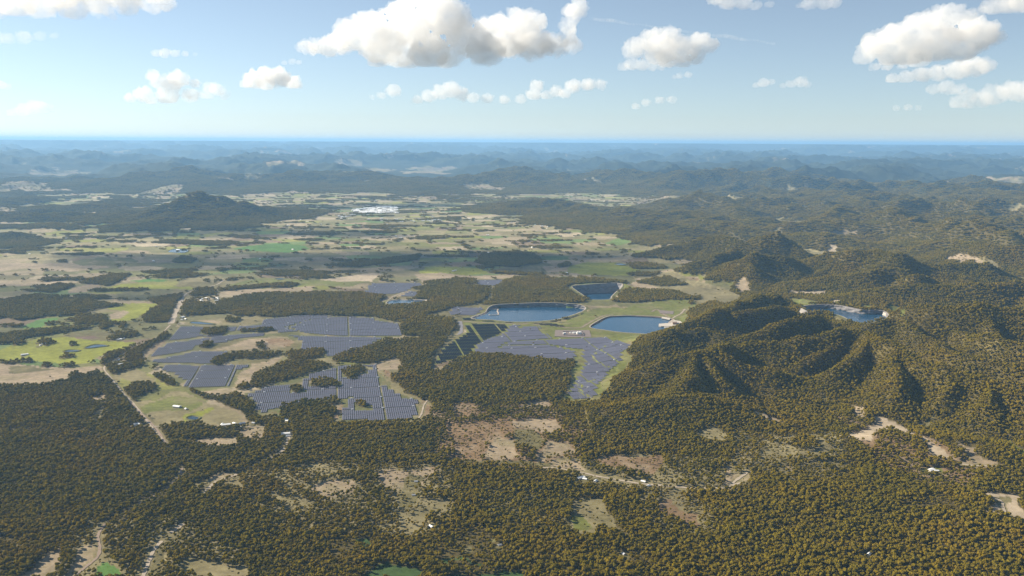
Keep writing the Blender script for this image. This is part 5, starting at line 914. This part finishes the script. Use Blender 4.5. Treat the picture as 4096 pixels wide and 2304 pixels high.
# ------------------------------------------------------------------ clouds
def perlin3(p, seed):
    i = np.floor(p); f = p-i; u = f*f*f*(f*(f*6-15)+10); out = 0
    for dx in (0, 1):
        for dy in (0, 1):
            for dz in (0, 1):
                h_ = _h(i[:, 0]+dx+(i[:, 2]+dz)*131, i[:, 1]+dy+(i[:, 2]+dz)*57, seed).astype(np.int64)
                a_ = (h_ & 0xffff)*(2*np.pi/65536); c_ = ((h_ >> 16) & 0xffff)/32768.-1; s_ = np.sqrt(1-c_*c_)
                g = np.stack([np.cos(a_)*s_, np.sin(a_)*s_, c_], 1); d = f-np.array([dx, dy, dz])
                w = (u[:, 0] if dx else 1-u[:, 0])*(u[:, 1] if dy else 1-u[:, 1])*(u[:, 2] if dz else 1-u[:, 2])
                out = out+w*np.sum(g*d, 1)
    return out*1.5
def cloud_mat(name, density):
    m = bpy.data.materials.new(name); m.use_nodes = True; n_ = m.node_tree.nodes; n_.remove(n_['Principled BSDF'])
    v_ = n_.new('ShaderNodeVolumePrincipled'); v_.inputs['Color'].default_value = (1, 1, 1, 1); v_.inputs['Density'].default_value = density*.2; v_.inputs['Anisotropy'].default_value = .1
    tc_ = n_.new('ShaderNodeTexCoord'); nt_ = n_.new('ShaderNodeTexNoise'); nt_.inputs['Scale'].default_value = 1/420; nt_.inputs['Detail'].default_value = 5; nt_.inputs['Roughness'].default_value = .6
    mr_ = n_.new('ShaderNodeMapRange'); mr_.inputs[1].default_value = .34; mr_.inputs[2].default_value = .66; mr_.inputs[3].default_value = density*.05; mr_.inputs[4].default_value = density*.25; L_ = m.node_tree.links
    L_.new(tc_.outputs['Object'], nt_.inputs['Vector']); L_.new(nt_.outputs[0], mr_.inputs[0]); L_.new(mr_.outputs[0], v_.inputs['Density'])
    m.node_tree.links.new(v_.outputs[0], n_['Material Output'].inputs['Volume']); return m
CM = {}
def cloud(label, puffs, dist, thick=.012, base=None, seed=0, flat=.0):
    """puffs in photograph px (u, v, radius) at one distance, or world spheres when dist is None"""
    S = []; r_ = random.Random(seed)
    if dist is not None:
        k_ = (4096/2576)/FPX
        for (u_, v_, rr) in puffs:
            d_ = rays('F', [(u_, v_)])[0]; d_ = d_/math.hypot(d_[0], d_[1]); rw = rr*k_*dist
            p = d_*dist*(1+(r_.random()-.5)*.05); S.append((p[0], p[1], p[2]+CAM_H, rw))
    else: S = puffs
    bm = bmesh.new()
    for (x, y, z, rw) in S:
        bmesh.ops.create_icosphere(bm, subdivisions=3, radius=rw, matrix=Matrix.Translation((x, y, z)) @ Matrix.Diagonal((1.12, 1.1, .86, 1)))
    me = bpy.data.meshes.new('tmp'); bm.to_mesh(me); bm.free(); o = bpy.data.objects.new('tmp', me); COL.objects.link(o)
    rs = sorted(s[3] for s in S); vox = max(rs[len(rs)//2]*.085, 14)
    md = o.modifiers.new('r', 'REMESH'); md.mode = 'VOXEL'; md.voxel_size = vox
    ev = o.evaluated_get(bpy.context.evaluated_depsgraph_get()); m2 = bpy.data.meshes.new_from_object(ev); bpy.data.objects.remove(o)
    n_ = len(m2.vertices); co = np.empty(n_*3, np.float32); m2.vertices.foreach_get('co', co); co = co.reshape(-1, 3).astype(float)
    nr = np.empty(n_*3, np.float32); m2.vertex_normals.foreach_get('vector', nr); nr = nr.reshape(-1, 3)
    rm_ = rs[len(rs)//2]; amp = 0
    for oc, (f, a_) in enumerate(((1.2, .26), (.6, .20), (.3, .12), (.15, .06))):
        amp = amp+(np.abs(perlin3(co/(rm_*f)+oc*7.7, 200+seed*5+oc))*2-.42)*a_*rm_
    zb = co[:, 2].min() if base is None else base
    hgt = sst(0, rm_*1.2, co[:, 2]-zb); co += nr*(amp*(.35+.65*hgt))[:, None]
    zf = zb+rm_*.25; lo = co[:, 2] < zf; co[lo, 2] = zf-(zf-co[lo, 2])*.25
    c0 = co.mean(0); m2.vertices.foreach_set('co', (co-c0).astype(np.float32).ravel()); m2.update()
    m2.polygons.foreach_set('use_smooth', np.ones(len(m2.polygons), bool))
    if thick not in CM: CM[thick] = cloud_mat('cloud %g' % thick, thick*(2.4 if thick < .005 else 1))
    m2.materials.clear(); m2.materials.append(CM[thick]); m2.name = 'cloud'
    ob = link('cloud', m2, None, None, c0); tag(ob, label, 'cloud', 'cumulus clouds'); return ob
CLOUDS = [
 ('huge white cumulus filling the top centre of the sky', [(775, 120, 20), (800, 117, 24), (830, 112, 30), (880, 95, 40), (930, 70, 45), (960, 110, 55), (1010, 50, 50), (1050, 22, 42), (1100, 15, 45), (1130, 45, 50), (1060, 80, 60), (1150, 90, 50), (1000, 140, 35), (1080, 135, 45), (1200, 90, 45), (1250, 72, 40), (1310, 62, 40), (1345, 52, 28), (1280, 100, 50), (1220, 125, 45), (1340, 108, 45), (1395, 112, 30), (1435, 112, 20), (1445, 30, 24), (1462, 14, 18), (1427, 62, 18), (1430, 88, 20), (950, 156, 20), (1030, 162, 20), (1130, 150, 25)], 27000, .010),
 ('rounded white cumulus right of the huge centre cloud', [(1640, 98, 28), (1680, 92, 28), (1600, 118, 28), (1660, 126, 38), (1720, 122, 38), (1760, 112, 32), (1788, 112, 20), (1715, 155, 22), (1680, 145, 28), (1750, 140, 22)], 26000, .010),
 ('flat pale cloud under the rounded cumulus', [(1568, 168, 14), (1590, 162, 17), (1615, 164, 16), (1640, 166, 14), (1662, 168, 10)], 28000, .007),
 ('tall heaped cumulus at the upper right', [(2175, 142, 22), (2195, 120, 28), (2215, 105, 32), (2260, 95, 38), (2310, 68, 34), (2340, 62, 28), (2380, 45, 34), (2400, 26, 18), (2420, 65, 38), (2460, 85, 38), (2492, 92, 26), (2350, 108, 48), (2280, 128, 42), (2420, 115, 38), (2240, 145, 25), (2310, 150, 25)], 24000, .011),
 ('long low cloud bank under the tall right cumulus', [(2245, 198, 14), (2280, 194, 18), (2320, 188, 20), (2360, 184, 22), (2410, 176, 25), (2450, 168, 26), (2482, 165, 18), (2200, 168, 10), (2230, 166, 12), (2270, 166, 10)], 27000, .010),
 ('ragged cloud at the right edge', [(2350, 225, 14), (2380, 220, 18), (2415, 225, 15), (2440, 240, 16), (2500, 238, 26), (2540, 228, 24), (2565, 232, 24), (2470, 252, 20), (2410, 258, 18), (2440, 262, 15), (2590, 225, 24)], 36000, .0055),
 ('pale heaped cloud low on the left', [(385, 192, 14), (402, 205, 20), (450, 198, 22), (430, 215, 22), (490, 210, 14), (360, 238, 20), (420, 240, 24), (330, 246, 14), (480, 240, 18), (380, 252, 14)], 42000, .0035),
 ('soft pale puff between the two low left clouds', [(530, 222, 17), (548, 226, 17), (522, 238, 15), (565, 240, 12)], 45000, .0025),
 ('pale cloud right of the heaped left cloud', [(640, 200, 24), (670, 187, 22), (700, 195, 26), (735, 206, 20), (620, 212, 14), (752, 214, 10), (670, 210, 20)], 42000, .0042),
 ('long faint cloud low below the centre', [(990, 228, 18), (960, 240, 10), (935, 244, 7), (1080, 242, 18), (1110, 232, 22), (1135, 226, 24), (1160, 236, 20), (1190, 246, 15), (1225, 247, 15), (1050, 252, 13), (1270, 250, 13), (1310, 250, 14)], 46000, .0024),
 ('faint cloud low right of centre', [(1350, 216, 16), (1342, 238, 18), (1400, 230, 16), (1440, 217, 19), (1480, 212, 18), (1512, 212, 13), (1375, 240, 14), (1420, 236, 14)], 44000, .003),
 ('left one of two small clouds on the right', [(1920, 208, 13), (1902, 215, 8), (1940, 206, 9)], 36000, .006),
 ('right one of two small clouds on the right', [(1990, 212, 11), (2015, 206, 15), (1970, 216, 7), (2030, 212, 9)], 36000, .006),
 ('tiny cloud below the rounded cumulus', [(1710, 191, 9), (1732, 188, 9), (1695, 194, 5)], 34000, .006),
 ('grey bottomed cloud in the top left corner', [(-20, 10, 35), (40, 12, 34), (100, 8, 38), (180, 14, 34), (250, 8, 34), (320, 6, 30), (380, 6, 28), (418, 4, 22), (280, 34, 13), (150, -20, 40), (300, -20, 35), (400, -14, 25)], 20000, .010),
 ('low cloud near the left edge', [(60, 278, 16), (100, 268, 16), (80, 270, 16), (30, 286, 10), (120, 275, 10)], 52000, .002),
 ('cut off cloud at the left edge', [(0, 214, 12), (16, 218, 9), (-20, 215, 14)], 38000, .005),
 ('small streak cloud at the upper left', [(395, 134, 11), (415, 133, 13), (440, 134, 10), (465, 136, 7), (490, 136, 5)], 30000, .0035),
 ('small puff left of the huge centre cloud', [(715, 158, 7), (735, 155, 9), (752, 157, 7)], 32000, .003),
 ('cloud fragment at the top edge right of centre', [(1800, -4, 18), (1830, 3, 22), (1870, 6, 20), (1900, 14, 12), (1935, 12, 11)], 19500, .008),
 ('second cloud fragment at the top edge', [(2015, 14, 10), (2040, 8, 17), (2075, 8, 18), (2100, 8, 14)], 19500, .008),
 ('veil of cloud in the top right corner', [(2470, 26, 14), (2500, 14, 22), (2540, 8, 28), (2580, 4, 30), (2440, 30, 9)], 20000, .0045),
 ('thin grey veil at the left edge', [(20, 96, 15), (60, 94, 17), (100, 92, 13), (135, 90, 8), (-20, 96, 20)], 26000, .0016),
 ('faintest low cloud under the rounded cumulus', [(1600, 268, 10), (1625, 258, 11), (1660, 252, 10), (1690, 250, 11)], 50000, .0022),
 ('long thin streak of high cloud right of the centre cloud', [(1490+8*i, 46+1.1*i+1.5*math.sin(i*.7), 4.5+1.6*math.sin(i*.33)) for i in range(58)], 30000, .0016),
 ('flat faint cloud low on the right horizon', [(2255, 272, 8), (2285, 270, 9), (2310, 273, 7)], 52000, .0022),
]
for i, (lb, pf, dist, th) in enumerate(CLOUDS): cloud(lb, pf, dist, th, seed=i+1)
# the same fair weather cumulus goes on overhead; these throw the shadow patches on the plain
def over(lb, fr, u_, v_, rx, n_, zc, sd, ry=.5):
    p = G(fr, [(u_, v_)])[0]; r_ = random.Random(sd); t_ = zc/SUN[2]; c = np.array([p[0]+SUN[0]*t_, p[1]+SUN[1]*t_, zc])
    S = []
    for i in range(n_):
        q = r_.random()*2-1; rr = rx*(.12+.09*r_.random()); S.append((c[0]+q*rx, c[1]+(r_.random()-.5)*2*rx*ry, c[2]+rr*.3+r_.random()*rr*.5*(1-abs(q)), rr))
    cloud(lb, S, None, .009, seed=sd)
over('cumulus overhead shading the plain above the solar farm', 'F', 800, 655, 2100, 26, 3300, 51, .16)
over('cumulus overhead shading the plain right of the middle', 'F', 1250, 640, 1300, 16, 3300, 52, .2)
over('cumulus overhead shading the left plain', 'F', 150, 735, 900, 16, 3100, 53, .3)
over('cumulus overhead shading the fields before the lone hill', 'F', 640, 585, 1500, 18, 3500, 54, .2)
